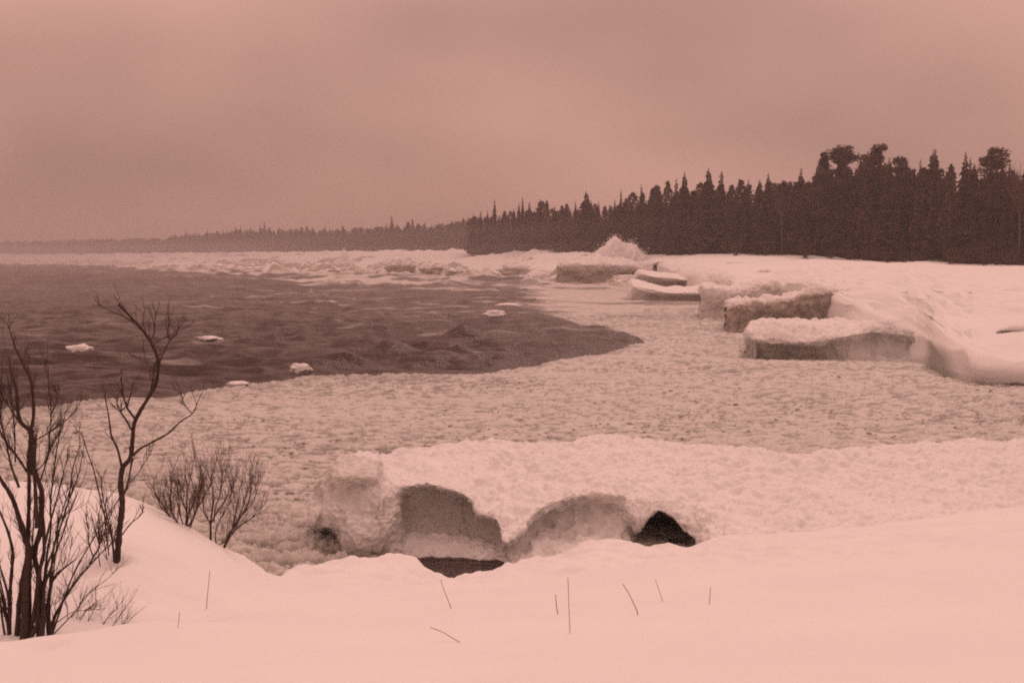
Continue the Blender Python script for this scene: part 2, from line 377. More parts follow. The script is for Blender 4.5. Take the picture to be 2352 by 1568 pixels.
# near ice shelf with caves -------------------------------------------------
def back(d, k=1.4): return (-0.4, d + k)
near_cols = [
 # rows: back foot, crest, top, brow, under brow, inner, floor, foot
 (704, [(0.2, 23.6, 20), (1180, 22.9, 6), (1186, 22.7, 2), (1192, 22.5), (1200, 22.6, 4), (1206, 22.8, 10), (1210, 23.0, 20), (0.05, 23.2, 30)]),
 (722, [(-0.3, 24.6, 14), (1125, 23.2), (1145, 22.8), (1178, 22.4), (1200, 22.1), (1214, 22.4), (1220, 23.2, 14), (-0.3, 23.6, 30)]),
 (748, [(-0.4, 25.2), (1082, 23.6), (1104, 23.0), (1120, 22.85), (1165, 22.2), (1212, 22.0), (1222, 22.9, 16), (-0.4, 23.4, 26)]),
 (785, [(-0.4, 25.4), (1047, 24.0), (1096, 22.7), (1122, 22.7), (1168, 22.1), (1218, 21.9), (1262, 22.1), (-0.4, 22.4)]),
 (830, [(-0.4, 26), (1034, 24.6), (1096, 22.7), (1118, 22.85), (1176, 22.0), (1235, 21.5), (1280, 21.8), (-0.4, 22.1)]),
 (866, [(-0.4, 27), (1042, 25.0), (1098, 22.9), (1116, 22.9), (1165, 22.1), (1235, 21.5), (1280, 21.9), (-0.4, 22.2)]),
 (874, [(-0.4, 27), (1041, 25.4), (1096, 23.4), (1112, 23.1), (1160, 22.1), (1230, 21.6), (1278, 22.0), (-0.4, 22.2)]),
 (908, [(-0.4, 27.5), (1038, 25.8), (1100, 23.4), (1118, 22.9), (1158, 22.7), (1205, 22.2), (1274, 22.2), (-0.4, 22.3)]),
 (932, [(-0.4, 27.8), (1034, 26.0), (1098, 23.5), (1116, 22.8), (1142, 23.2), (1196, 23.3), (1262, 22.6), (-0.4, 22.2)]),
 (985, [(-0.4, 28), (1026, 26.2), (1090, 23.8), (1113, 22.7), (1140, 23.35), (1200, 23.35), (1262, 22.6), (-0.4, 22.1)]),
 (1045, [(-0.4, 28), (1018, 26.4), (1085, 24.0), (1127, 22.6), (1152, 23.3), (1204, 23.3), (1262, 22.6), (-0.4, 22.1)]),
 (1085, [(-0.4, 28), (1013, 26.6), (1085, 24.0), (1150, 22.5), (1170, 23.3), (1210, 23.2), (1262, 22.5), (-0.4, 22.1)]),
 (1100, [(-0.4, 28), (1012, 26.6), (1090, 24.0), (1178, 22.3), (1194, 23.0), (1222, 23.0), (1264, 22.4), (-0.4, 22.1)]),
 (1140, [(-0.4, 28), (1010, 26.6), (1095, 24.2), (1194, 22.3), (1210, 22.8), (1240, 22.7), (1268, 22.3), (-0.4, 22.1)]),
 (1160, [(-0.4, 28), (1012, 26.6), (1100, 24.2), (1246, 21.8), (1260, 22.0), (1272, 22.0), (1286, 22.0), (-0.4, 22.0)]),
 (1195, [(-0.4, 28), (1015, 26.6), (1095, 24.3), (1225, 22.0), (1244, 22.3), (1266, 22.2), (1296, 21.8), (-0.4, 21.7)]),
 (1230, [(-0.4, 28), (1016, 26.7), (1085, 24.6), (1180, 22.6), (1204, 23.1), (1234, 22.9), (1300, 21.7), (-0.4, 21.6)]),
 (1300, [(-0.4, 28), (1012, 26.8), (1078, 24.8), (1146, 23.2), (1174, 23.5), (1218, 23.1), (1296, 21.8), (-0.4, 21.7)]),
 (1370, [(-0.4, 28), (1004, 27.0), (1075, 24.9), (1134, 23.4), (1164, 23.5), (1208, 23.1), (1276, 22.0), (-0.4, 21.8)]),
 (1425, [(-0.4, 28), (999, 27.2), (1075, 25.0), (1140, 23.3), (1176, 23.3), (1214, 22.9), (1262, 22.1), (-0.4, 22.0)]),
 (1462, [(-0.4, 28), (1003, 27.2), (1078, 25.0), (1160, 23.0), (1212, 22.5), (0.26, 23.2), (0.1, 23.5), (-0.4, 22.6)]),
 (1490, [(-0.4, 28), (1012, 27.2), (1080, 25.0), (1150, 23.2), (1188, 22.6), (0.60, 24.6), (0.05, 25.4), (-0.4, 22.9)]),
 (1512, [(-0.4, 28), (1015, 27.2), (1080, 25.0), (1148, 23.2), (1172, 22.7), (0.85, 25.0), (0.05, 25.4), (-0.4, 22.9)]),
 (1535, [(-0.4, 28), (1016, 27.2), (1082, 25.0), (1150, 23.2), (1180, 22.6), (0.72, 25.0), (0.05, 25.4), (-0.4, 22.8)]),
 (1575, [(-0.4, 28), (1018, 27.2), (1085, 25.0), (1160, 23.0), (1222, 22.1), (0.45, 24.2), (0.05, 24.6), (-0.4, 22.5)]),
 (1618, [(-0.4, 28), (1020, 27.2), (1085, 25.0), (1180, 22.4), (1256, 21.4), (0.30, 22.2), (0.05, 22.4), (-0.4, 21.6)]),
 (1650, [(-0.4, 28), (1021, 27.0), (1090, 25.0), (1185, 22.2), (1262, 20.8), (1300, 20.2), (1330, 19.8), (-0.4, 19.4)]),
 (1760, [(-0.4, 28), (1031, 26.8), (1095, 24.8), (1180, 22.2), (1250, 20.6), (1290, 19.9), (1320, 19.5), (-0.4, 19.0)]),
 (1880, [(-0.4, 28), (1040, 26.6), (1100, 24.8), (1170, 22.6), (1235, 21.0), (1270, 20.2), (1310, 19.6), (-0.4, 19.0)]),
 (2050, [(-0.4, 28), (1022, 27.0), (1085, 25.0), (1155, 22.8), (1220, 21.2), (1260, 20.4), (1310, 19.6), (-0.4, 19.0)]),
 (2200, [(-0.4, 28), (1011, 27.2), (1075, 25.2), (1145, 23.0), (1210, 21.4), (1255, 20.5), (1300, 19.8), (-0.4, 19.0)]),
 (2400, [(-0.4, 28), (1011, 27.2), (1070, 25.3), (1140, 23.2), (1200, 21.6), (1250, 20.6), (1290, 20.0), (-0.4, 19.0)]),
 (3000, [(-0.4, 29), (1000, 28.2), (1050, 26.3), (1120, 24.2), (1190, 22.6), (1240, 21.6), (1280, 20.8), (-0.4, 20.0)]),
]
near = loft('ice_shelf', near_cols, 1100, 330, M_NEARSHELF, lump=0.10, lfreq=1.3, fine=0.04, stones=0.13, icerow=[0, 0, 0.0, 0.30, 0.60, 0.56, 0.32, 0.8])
tag(near, 'long snow covered ice shelf with hollow caves in its front, just beyond the foreground bank', 'ice shelf')
# the bulbous left end is bare rounded ice; the plain right end is all snow
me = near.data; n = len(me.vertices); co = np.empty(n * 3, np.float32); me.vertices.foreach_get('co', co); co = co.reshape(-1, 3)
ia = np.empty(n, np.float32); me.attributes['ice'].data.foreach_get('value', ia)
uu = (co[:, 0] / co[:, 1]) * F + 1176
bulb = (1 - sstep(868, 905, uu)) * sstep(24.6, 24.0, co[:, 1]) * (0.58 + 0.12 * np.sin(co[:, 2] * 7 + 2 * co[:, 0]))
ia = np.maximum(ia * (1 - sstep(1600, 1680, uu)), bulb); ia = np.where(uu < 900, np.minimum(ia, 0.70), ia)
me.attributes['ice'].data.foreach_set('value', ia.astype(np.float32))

# right-hand shore: snow field from the trees down to the water ---------------
shore_cols = [
 # rows: inland, tree foot, slope1, slope2, brow, face, foot(below water)
 (-900, [(9, 2300), (8.5, 1900), (5, 1650), (3, 1500), (2, 1420), (1, 1400), (-1, 1390)]),
 (0,   [(8, 1700), (7, 1420), (4.5, 1250), (3, 1160), (2, 1110), (1, 1095), (-1, 1090)]),
 (400, [(8, 1100), (583.5, 860), (587, 800), (592, 740), (600, 690), (604, 680), (-1, 675)]),
 (700, [(8, 800), (582, 600), (588, 560), (597, 520), (606, 480), (612, 470), (-1, 465)]),
 (900, [(8, 650), (580, 490), (588, 460), (598, 430), (610, 400), (618, 392), (-1, 388)]),
 (1080, [(8, 560), (581, 400), (590, 380), (602, 355), (616, 335), (625, 328), (-1, 325)]),
 (1180, [(8, 500), (579, 365), (588, 345), (604, 318), (620, 300), (630, 294), (-1, 290)]),
 (1300, [(8, 460), (577, 320), (584, 300), (600, 280), (618, 262), (632, 258), (-1, 255)]),
 (1400, [(8, 430), (583, 290), (587, 275), (592, 266), (599, 258), (605, 254), (-1, 252)]),
 (1500, [(7, 400), (585, 262), (590, 251), (595, 243), (600, 237), (606, 233), (-1, 231)]),
 (1560, [(7, 390), (585, 250), (594, 226), (605, 208), (618, 197), (628, 193), (-1, 191)]),
 (1620, [(7, 380), (584, 238), (600, 205), (618, 177), (636, 162), (648, 158), (-1, 155)]),
 (1690, [(7, 370), (584, 230), (600, 192), (620, 156), (640, 128), (652, 118), (-1, 116)]),
 (1780, [(7, 360), (586, 220), (604, 178), (624, 146), (640, 122), (648, 115), (-1, 112)]),
 (1880, [(7, 340), (591, 208), (607, 165), (625, 127), (642, 104), (655, 94), (-1, 90)]),
 (1975, [(7, 330), (596, 200), (608, 157), (628, 116), (650, 92), (700, 78), (-1, 70)]),
 (2060, [(7, 320), (601, 193), (612, 150), (632, 110), (665, 84), (730, 71), (-1, 65)]),
 (2105, [(7, 315), (602, 188), (616, 145), (640, 104), (685, 79), (744, 67), (-1, 62)]),
 (2138, [(7, 312), (602, 187), (617, 143), (645, 99), (692, 76), (762, 61.5), (-1, 59)]),
 (2165, [(7, 310), (603, 185), (619, 142), (650, 95), (705, 71), (796, 57), (-0.6, 56)]),
 (2230, [(7, 306), (606, 181), (623, 137), (658, 89), (722, 66), (840, 53.2), (-0.6, 53.8)]),
 (2352, [(7, 300), (608, 175), (628, 130), (668, 83), (735, 62.5), (852, 52.2), (-0.6, 52.9)]),
 (2600, [(7, 300), (612, 170), (634, 125), (676, 79), (745, 60), (860, 51.4), (-0.6, 52.1)]),
 (3300, [(7, 300), (616, 165), (640, 120), (690, 74), (760, 58), (876, 49.6), (-0.6, 50.2)]),
]
shore = loft('shore_snow', shore_cols, 900, 480, M_SHELF, lump=0.26, lfreq=0.16, fine=0.05, stones=0.12, icerow=[0, 0, 0, 0, 0.0, 0.0, 0.75], seed=4)
tag(shore, 'snow covered shore rising from the ice edge to the trees', kind='structure')
co0 = 1
# fine lumps follow a finer frequency on the near part only
me = shore.data; n = len(me.vertices); co = np.empty(n * 3, np.float32); me.vertices.foreach_get('co', co); co = co.reshape(-1, 3)
k = 1 - sstep(80, 220, co[:, 1])
near_k = sstep(95, 70, co[:, 1])
co[:, 2] += near_k * sstep(-0.2, 0.6, co[:, 2]) * 0.46 * (fbm(co[:, 0] * 0.28 + 3, co[:, 1] * 0.34, 0 * co[:, 0] + 4, 3))
co[:, 2] += 0.42 * sstep(66, 80, co[:, 1]) * sstep(235, 190, co[:, 1]) * fbm(co[:, 0] * 0.11 + 13, co[:, 1] * 0.06, 0 * co[:, 0] + 6, 4, 0.55)
co[:, 1] += near_k * 0.5 * fbm(co[:, 0] * 0.5 + 7, co[:, 1] * 0.2, co[:, 2] * 0.8, 3)
ia = np.empty(n, np.float32); me.attributes['ice'].data.foreach_get('value', ia); vx_ = co[:, 0] / co[:, 1] * F + 1176
farv = sstep(225, 300, co[:, 1]) * sstep(1560, 1440, vx_)
ia = np.maximum(ia, 0.85 * farv * sstep(0.05, 0.45, fbm(co[:, 0] * 0.045, co[:, 1] * 0.022, co[:, 2] * 0.25, 4, 0.6) - 0.12 * (co[:, 2] - 4)) * sstep(1400, 500, co[:, 1]))
ia = np.maximum(ia, 0.8 * near_k * sstep(2235, 2165, vx_ + 14 * co[:, 2]) * sstep(2085, 2100, vx_) * sstep(1.9, 1.3, co[:, 2]) * sstep(62, 59, co[:, 1])); me.attributes['ice'].data.foreach_set('value', ia)
co[:, 2] += k * (0.22 * fbm(co[:, 0] * 0.8, co[:, 1] * 0.8, co[:, 2] * 0.8, 4, 0.6) + 0.20 * np.maximum(0, 0.42 - worley(co[:, 0] * 0.9, co[:, 1] * 0.9)))
co[:, 0] += k * 0.10 * fbm(co[:, 0] * 0.9 + 40, co[:, 1] * 0.9, co[:, 2] * 1.2, 3)
co[:, 2] += 1.7 * sstep(230, 340, co[:, 1]) * (fbm(co[:, 0] * 0.06, co[:, 1] * 0.045, 0 * co[:, 0] + 2, 4, 0.6) - 0.25)
me.vertices.foreach_set('co', co.ravel()); me.update()

def shelf(label, cols, nu, nv, lump, lfreq, fine, ice, stones=0.0, name='ice_shelf', cat='ice shelf', seed=0, mat=None, bare=None):
    o = loft(name, cols, nu, nv, mat or M_SHELF, lump=lump, lfreq=lfreq, fine=fine, icerow=ice, stones=stones, seed=seed)
    if bare:                                    # stretch (vx0, vx1) whose front is bare ice below height z
        me = o.data; n = len(me.vertices); co = np.empty(n * 3, np.float32); me.vertices.foreach_get('co', co); co = co.reshape(-1, 3)
        ia = np.empty(n, np.float32); me.attributes['ice'].data.foreach_get('value', ia); v = co[:, 0] / co[:, 1] * F + 1176
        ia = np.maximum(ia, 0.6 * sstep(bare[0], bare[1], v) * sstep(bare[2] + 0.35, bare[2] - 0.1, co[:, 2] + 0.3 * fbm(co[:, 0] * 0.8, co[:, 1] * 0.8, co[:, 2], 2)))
        me.attributes['ice'].data.foreach_set('value', ia.astype(np.float32))
    return tag(o, label, cat)

# D: undercut slab with crusty lip
shelf('undercut ice slab with a thick crusty snow lip over a grey concave face', [
 # back foot, back crest, front lip, lip belly, under lip, face, foot
 (1700, [(-0.5, 76), (0.3, 72), (0.3, 70), (0.1, 69, 6), (0.0, 69, 10), (-0.2, 68.8, 12), (-0.5, 68.6, 14)]),
 (1716, [(-0.5, 77), (752, 70), (748, 67.5), (772, 66), (790, 66.5, 14), (822, 66, 10), (-0.5, 65.6)]),
 (1740, [(-0.5, 78), (738, 71), (742, 67), (782, 65), (796, 66.2, 4), (822, 66.6, 0), (-0.5, 65.5)]),
 (1790, [(-0.5, 78), (733, 71), (742, 66.5), (786, 64.6), (797, 66.0), (826, 66.4), (-0.5, 64.8)]),
 (1850, [(-0.5, 78), (736, 71), (745, 66.5), (784, 64.6), (796, 66.0), (828, 66.4), (-0.5, 64.4)]),
 (1900, [(-0.5, 78), (733, 71), (744, 66.4), (780, 64.6), (793, 65.8), (828, 65.8), (-0.5, 64.2)]),
 (1950, [(-0.5, 78), (737, 71), (748, 66.4), (772, 64.8), (788, 65.4), (826, 65.0), (-0.5, 64.2)]),
 (2000, [(-0.5, 78), (740, 71), (750, 66.6), (764, 65.2), (782, 65.8), (826, 64.6), (-0.5, 64.0)]),
 (2060, [(-0.5, 78), (742, 72), (756, 67), (768, 65.6), (785, 65.6), (828, 64.2), (-0.5, 63.4)]),
 (2110, [(-0.5, 78), (748, 72), (770, 66), (782, 65.0), (800, 65.2), (828, 63.6), (-0.5, 63.0)]),
 (2150, [(-0.5, 78), (770, 72), (800, 66), (815, 63.0), (825, 62.2), (838, 61.6), (-0.5, 61.0)]),
], 460, 190, 0.26, 0.55, 0.10, [0, 0, 0, 0.1, 0.5, 0.55, 0.9], stones=0.26, seed=2, bare=(1950, 2010, 1.75))
# C: brown ice wall behind
shelf('brown ice wall with a thin snow rim, behind the undercut slab', [
 (1668, [(-0.5, 96), (700, 92), (703, 88.5), (712, 88), (735, 88), (-0.5, 87.6)]),
 (1685, [(-0.5, 98), (690, 93), (694, 88), (704, 87.4), (740, 87.6), (-0.5, 87.2)]),
 (1750, [(-0.5, 98), (688, 93), (693, 88), (702, 87.4), (745, 87.8), (-0.5, 87)]),
 (1800, [(-0.5, 98), (680, 93), (688, 88), (697, 87.4), (745, 87.8), (-0.5, 87)]),
 (1860, [(-0.5, 98), (663, 93), (670, 88), (682, 87.2), (745, 87.6), (-0.5, 86)]),
 (1920, [(-0.5, 98), (656, 93), (664, 87), (676, 86), (745, 86.6), (-0.5, 85)]),
 (1955, [(-0.5, 98), (660, 92), (670, 86.4), (685, 85.6), (742, 86), (-0.5, 84)]),
 (1972, [(-0.5, 98), (680, 92), (700, 87.4), (712, 87), (735, 87), (-0.5, 86)]),
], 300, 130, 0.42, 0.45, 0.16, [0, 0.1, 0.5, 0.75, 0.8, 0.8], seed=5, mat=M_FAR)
# B2: middle wall
shelf('pale cracked ice block between the brown ice wall and the far shelves', [
 (1606, [(-0.5, 118), (662, 113), (668, 109), (690, 108.4), (718, 108.6), (-0.5, 108)]),
 (1622, [(-0.5, 118), (655, 113), (662, 108), (686, 107.6), (716, 108), (-0.5, 107)]),
 (1665, [(-0.5, 118), (657, 113), (664, 108), (690, 107.6), (718, 108), (-0.5, 106.6)]),
 (1720, [(-0.5, 118), (652, 113), (660, 109), (670, 108.6), (700, 108.8), (-0.5, 108)]),
 (1775, [(-0.5, 120), (644, 114), (652, 109), (664, 108.6), (700, 108.8), (-0.5, 108)]),
 (1830, [(-0.5, 120), (652, 114), (662, 109), (672, 108.6), (700, 108.8), (-0.5, 108)]),
 (1880, [(-0.5, 120), (664, 114), (672, 110), (680, 109.6), (700, 109.8), (-0.5, 109)]),
], 280, 110, 0.45, 0.4, 0.17, [0, 0.2, 0.35, 0.42, 0.5, 0.7], seed=8, mat=M_FAR)
# A: long low shelf reaching left
shelf('long low ice shelf pointing left into the slush, its underside in shade', [
 (1440, [(-0.5, 165), (672, 158), (675, 155), (684, 154), (688, 153), (-0.5, 152)]),
 (1452, [(-0.5, 170), (644, 160), (648, 154), (656, 152), (686, 151.6), (-0.5, 152)]),
 (1490, [(-0.5, 170), (652, 160), (658, 153), (666, 151), (686, 151.8), (-0.5, 151)]),
 (1540, [(-0.5, 170), (660, 160), (665, 152), (673, 150), (688, 151.2), (-0.5, 150)]),
 (1590, [(-0.5, 170), (660, 160), (666, 151), (674, 149), (688, 150.3), (-0.5, 149)]),
 (1625, [(-0.5, 170), (656, 160), (664, 151), (674, 149), (690, 150), (-0.5, 148)]),
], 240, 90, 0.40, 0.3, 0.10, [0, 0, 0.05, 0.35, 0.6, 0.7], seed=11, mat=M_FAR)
shelf('hollowed ice ledge with a dark curved underside, behind the long low shelf', [
 (1455, [(-0.5, 200), (634, 192), (637, 186), (642, 185), (646, 185), (-0.5, 184)]),
 (1470, [(-0.5, 200), (618, 192), (622, 186), (630, 184), (652, 185.5), (-0.5, 184)]),
 (1500, [(-0.5, 200), (624, 192), (630, 185), (636, 183), (655, 185.5), (-0.5, 184)]),
 (1560, [(-0.5, 200), (630, 192), (636, 184), (642, 182), (657, 184.5), (-0.5, 182)]),
 (1610, [(-0.5, 200), (640, 190), (645, 184), (650, 182), (660, 185), (-0.5, 182)]),
 (1640, [(-0.5, 200), (650, 190), (652, 184), (655, 182), (662, 183), (-0.5, 182)]),
], 180, 70, 0.25, 0.4, 0.1, [0, 0, 0.1, 0.45, 0.65, 0.8], seed=13, mat=M_FAR)
shelf('dark overhanging ice block at the surf edge, just right of the big spray', [
 (1500, [(-0.5, 238), (602, 232), (604, 228), (608, 227), (611, 227), (2, 226)]),
 (1515, [(-0.5, 240), (597, 232), (600, 227), (605, 226), (612, 229), (2, 226)]),
 (1550, [(-0.5, 240), (597, 232), (601, 226), (604, 225), (612, 229), (2, 225)]),
 (1578, [(-0.5, 240), (602, 232), (604, 227), (606, 226), (609, 227), (2, 226)]),
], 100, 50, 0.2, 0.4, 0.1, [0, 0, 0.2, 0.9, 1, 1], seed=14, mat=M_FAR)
shelf('dark bottomed ice block with a smooth snow cap, left of the big spray', [
 (1280, [(-0.5, 252), (606, 246), (608, 242), (612, 241), (618, 241), (-0.5, 240)]),
 (1296, [(-0.5, 254), (594, 246), (600, 241), (609, 239), (630, 240), (-0.5, 240)]),
 (1350, [(-0.5, 254), (586, 248), (598, 241), (608, 238), (632, 239), (-0.5, 239)]),
 (1400, [(-0.5, 254), (588, 248), (600, 240), (609, 238), (630, 239), (-0.5, 238)]),
 (1450, [(-0.5, 254), (598, 246), (604, 240), (610, 238), (630, 240), (-0.5, 238)]),
 (1480, [(-0.5, 254), (612, 246), (614, 241), (617, 239), (626, 239), (-0.5, 238)]),
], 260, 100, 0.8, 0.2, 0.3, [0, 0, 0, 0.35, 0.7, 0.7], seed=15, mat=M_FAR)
shelf('broken dark ice blocks leaning together on the snow, above the pale cracked block', [
 (1700, [(2, 150), (638, 146), (640, 143), (642, 142.6), (644, 142.4), (1, 142)]),
 (1730, [(2, 150), (626, 146), (630, 142), (634, 141), (645, 142), (1, 141)]),
 (1760, [(2, 150), (617, 146), (621, 141), (626, 140.4), (644, 141.6), (1, 140)]),
 (1778, [(2, 150), (622, 146), (628, 142), (634, 141.6), (642, 142), (1, 141)]),
 (1800, [(2, 150), (621, 146), (625, 141), (629, 140.4), (644, 141.6), (1, 140)]),
 (1816, [(2, 150), (630, 146), (634, 142), (637, 141.6), (643, 142), (1, 141)]),
], 140, 60, 0.2, 0.6, 0.1, [0, 0.1, 0.5, 0.9, 1, 1], seed=17, name='ice_blocks', cat='ice block', mat=M_FAR)
shelf('thin dark ice ledge poking from the snow near the tree feet', [
 (1668, [(3, 190), (603, 184), (604, 182), (605, 181.6), (606, 181.6), (2, 181)]),
 (1690, [(3, 190), (601, 184), (603, 181), (605, 180.4), (608, 181.6), (2, 181)]),
 (1728, [(3, 190), (608, 184), (609, 181), (610, 180.4), (615, 181.4), (2, 181)]),
 (1740, [(3, 190), (612, 184), (613, 182), (614, 181.6), (615, 181.6), (2, 181)]),
], 80, 40, 0.12, 0.6, 0.05, [0, 0.2, 0.5, 0.9, 1, 1], seed=18, name='ice_blocks', cat='ice block', mat=M_FAR)

shelf('thin curved snow ledge with a shaded lip on open snow, right of the leaning blocks', [
 (1805, [(2, 135), (633, 131), (634, 128), (637, 127.6), (641, 127.6), (1, 127)]),
 (1850, [(2, 135), (626, 131), (627, 126), (631, 125.4), (639, 126), (1, 125)]),
 (1910, [(2, 135), (619, 131), (621, 125), (625, 124.4), (635, 125.2), (1, 124)]),
 (1960, [(2, 136), (614, 133), (616, 128), (619, 127.4), (627, 128), (1, 127)]),
 (2010, [(2, 140), (614, 137), (615, 133), (617, 132.6), (620, 132.6), (1, 132)]),
], 160, 50, 0.2, 0.5, 0.1, [0, 0, 0, 0.3, 0.6, 0.6], seed=21, mat=M_FAR)
shelf('small snow hummock with a shaded hollow above the rounded ice front', [
 (2290, [(1.2, 62), (756, 60.2), (758, 59), (760, 58.8), (763, 58.8), (1, 58.4)]),
 (2320, [(1.2, 62), (745, 60.2), (749, 58.6), (755, 58.4), (768, 59.0), (1, 58.4)]),
 (2360, [(1.2, 62), (744, 60.2), (749, 58.6), (757, 58.4), (770, 59.0), (1, 58.4)]),
 (2400, [(1.2, 62), (756, 60.2), (760, 59), (763, 58.8), (766, 58.8), (1, 58.4)]),
], 80, 40, 0.1, 0.9, 0.05, [0, 0, 0, 0.3, 0.6, 0.6], seed=23, name='snow_hummock', cat='snow hummock')

# ------------------------------------------------------------------ water
def nonuni(a, b, n): return 1 / np.linspace(1 / a, 1 / b, n)
ds = np.concatenate([nonuni(19, 420, 600), np.geomspace(424, 2900, 120)])
us = np.concatenate([np.linspace(-1.0, -0.56, 14)[:-1], np.linspace(-0.56, 0.34, 640), np.linspace(0.34, 1.0, 16)[1:]])
U, D = np.meshgrid(us, ds, indexing='ij')
U = U + 0.0; X = U * D; Y = D
VX = U * F * 1.0 + 1176
def tongue_edge(vx):            # distance of the slush edge, as seen from the bank
    xs = [-1600, -300, 0, 120, 240, 310, 380, 470, 550, 640, 700, 860, 950, 1050, 1130, 1230, 1330, 1400, 1450, 1480]
    vy = [1010, 960, 945, 940, 918, 914, 912, 893, 886, 878, 869, 868, 863, 860, 851, 840, 823, 808, 798, 788]
    d = [H * F / (v - 586) for v in vy]
    return np.interp(vx, xs, d)
def tongue_far(vx):
    return np.interp(vx, [1180, 1250, 1290, 1380, 1440, 1480], [125, 110, 101, 88, 83, 77.8])
def swell(x, y):
    a = 0.10 * np.sin(y * 0.52 + 0.05 * x + 1.2 * perlin(x * 0.03, y * 0.03, 0 * x) * 2)
    return a
def waves(x, y, far):
    wx = x + 3 * perlin(x * 0.05, y * 0.05, 0 * x + 2.2)
    r = (1 - np.abs(perlin(wx * 0.09, y * 0.20, 0 * x + 1.1)) * 2.2) * 1.25
    r2 = 1 - np.abs(perlin(wx * 0.26, y * 0.75, 0 * x + 4.1)) * 2.2
    r3 = perlin(wx * 0.7, y * 1.9, 0 * x + 6.1)
    big = 1 - np.abs(perlin(x * 0.046, y * 0.021, 0 * x + 8.8)) * 2.2
    return 0.30 * r + 0.22 * r2 + 0.12 * r3 + far * 1.5 * np.maximum(big, -0.4)
sl_in = np.where(VX < 1480, tongue_edge(VX) - Y, 50.0)                     # >0 inside near slush
far_sl = sstep(1180, 1330, VX) * sstep(-2, 3, Y - np.where(VX < 1480, tongue_far(VX), 0))
damp = 1 - 0.92 * np.maximum(sstep(-4, 2, sl_in), 0.75 * far_sl)
farz = sstep(150, 260, Y) * (1 - 0.5 * sstep(600, 1100, Y))
ice_line = np.interp(VX, [150, 300, 450, 650, 900, 1150, 1300, 1450, 1560], [620, 490, 395, 335, 305, 268, 226, 210, 198])
behind_ice = sstep(0.98, 1.10, Y / ice_line) * sstep(150, 420, VX)
Z = swell(X, Y) * sstep(19, 60, Y) + waves(X, Y, farz * sstep(1500, 1150, VX) * (1 - behind_ice)) * damp - 0.08
for (vx, vy, sx, sy, h) in [(1065, 782, 1.7, 1.5, 0.85), (1125, 792, 2.4, 1.2, 0.25), (905, 822, 1.4, 1.1, 0.55), (965, 840, 1.8, 1.0, 0.25), (800, 840, 1.5, 1.1, 0.5), (735, 852, 2.2, 1.0, 0.22), (225, 815, 3.5, 1.6, .3), (420, 810, 3, 1.3, .22), (1290, 765, 5, 1.6, .3), (640, 800, 4, 1.3, .28), (340, 750, 5, 2, .35), (700, 745, 5, 2, .3)]:
    px, py, _ = on_water(vx, vy)
    g = np.exp(-(((X - px) / sx) ** 2 + ((Y - py) / sy) ** 2)); Z = Z + 1.22 * h * g
foam = np.zeros_like(X)
# thin grease slush drifting beyond the tongue
stre = fbm(X * 0.035, Y * 0.10, 0 * X + 3, 4, 0.6)
zone = sstep(95, 125, Y) * sstep(250, 900, VX)
foam += 0.50 * zone * np.clip(0.50 + stre * 1.3, 0, 1.1)
foam += 0.50 * far_sl * np.clip(0.9 + 0.6 * stre, 0, 1.2)
# surf along the far shore: broken water, dark only on the wave faces turned to the bank
near_s = np.interp(VX, [-2000, 0, 250, 300, 450, 650, 900, 1250, 1500], [900, 603, 520, 402, 290, 232, 228, 212, 165])
q = sstep(0.86, 1.08, Y / near_s + 0.10 * fbm(X * 0.03, Y * 0.02, 0 * X + 6, 3))
bigf = lambda x, y: 1 - np.abs(perlin(x * 0.046, y * 0.021, 0 * x + 8.8)) * 2.2
face = np.clip((bigf(X, Y + 6) - bigf(X, Y - 6)) / 0.45, 0, 1)
crest = sstep(0.55, 0.95, bigf(X, Y))
surf = 0.84 + 0.35 * fbm(X * 0.03, Y * 0.05, 0 * X + 12, 3) - 1.05 * face * sstep(900, 400, Y) + 0.3 * crest
foam = np.maximum(foam, q * surf)
foam += 0.35 * crest * (1 - face) * sstep(130, 260, Y) * sstep(100, 500, VX)
ns_ = fbm(X * 0.9, Y * 1.6, 0 * X + 5, 3)
foam += 0.30 * sstep(0.45, 0.8, ns_) * sstep(92, 125, Y) * sstep(250, 600, VX) * sstep(-0.3, 0.3, stre)       # floating brash specks
wind = fbm(X * 0.10, Y * 0.85, 0 * X + 21, 4, 0.65)                    # wind streaks
foam += (0.46 * sstep(0.10, 0.80, wind) - 0.16) * sstep(-3, -12, sl_in) * (1 - far_sl)
foam = np.maximum(foam, 0.2 * sstep(0.3, 0.9, stre) * sstep(70, 100, Y))
water = grid_mesh('lake_water', np.stack([X, Y, Z], -1), M_WATER, {'foam': foam}, flip=False)
WAT = (X.copy(), Y.copy(), Z.copy())
def water_level(x, y, r=0.7):
    m_ = (np.abs(WAT[0] - x) < r) & (np.abs(WAT[1] - y) < r)
    return float(WAT[2][m_].max()) if m_.any() else 0.0
tag(water, 'dark choppy lake water with foam and thin slush', kind='structure')

# ------------------------------------------------------------------ slush field
ds = nonuni(18.2, 165, 760); us = np.concatenate([np.linspace(-0.85, -0.47, 40)[:-1], np.linspace(-0.47, 0.50, 800), np.linspace(0.5, 0.8, 30)[1:]])
U, D = np.meshgrid(us, ds, indexing='ij'); X = U * D; Y = D; VX = U * F + 1176
e = np.where(VX < 1480, tongue_edge(VX) - Y, 60.0)
e2 = np.where((VX > 1180) & (VX < 1480), Y - tongue_far(VX), np.where(VX >= 1480, 60.0, -60.0))
wob = 0.9 * fbm(X * 0.35, Y * 0.35, 0 * X + 2, 3)
m1 = sstep(-0.15, 0.5, e + wob * sstep(50, 60, Y) + 0.2 * wob); m2 = sstep(-2, 5, e2 + 5 * wob) * sstep(140, 110, Y + 10 * wob)
m3 = sstep(160, 120, Y + 10 * wob)
mask = np.maximum(m1 * m3, np.where(VX < 1480, m2, m1 * m3))
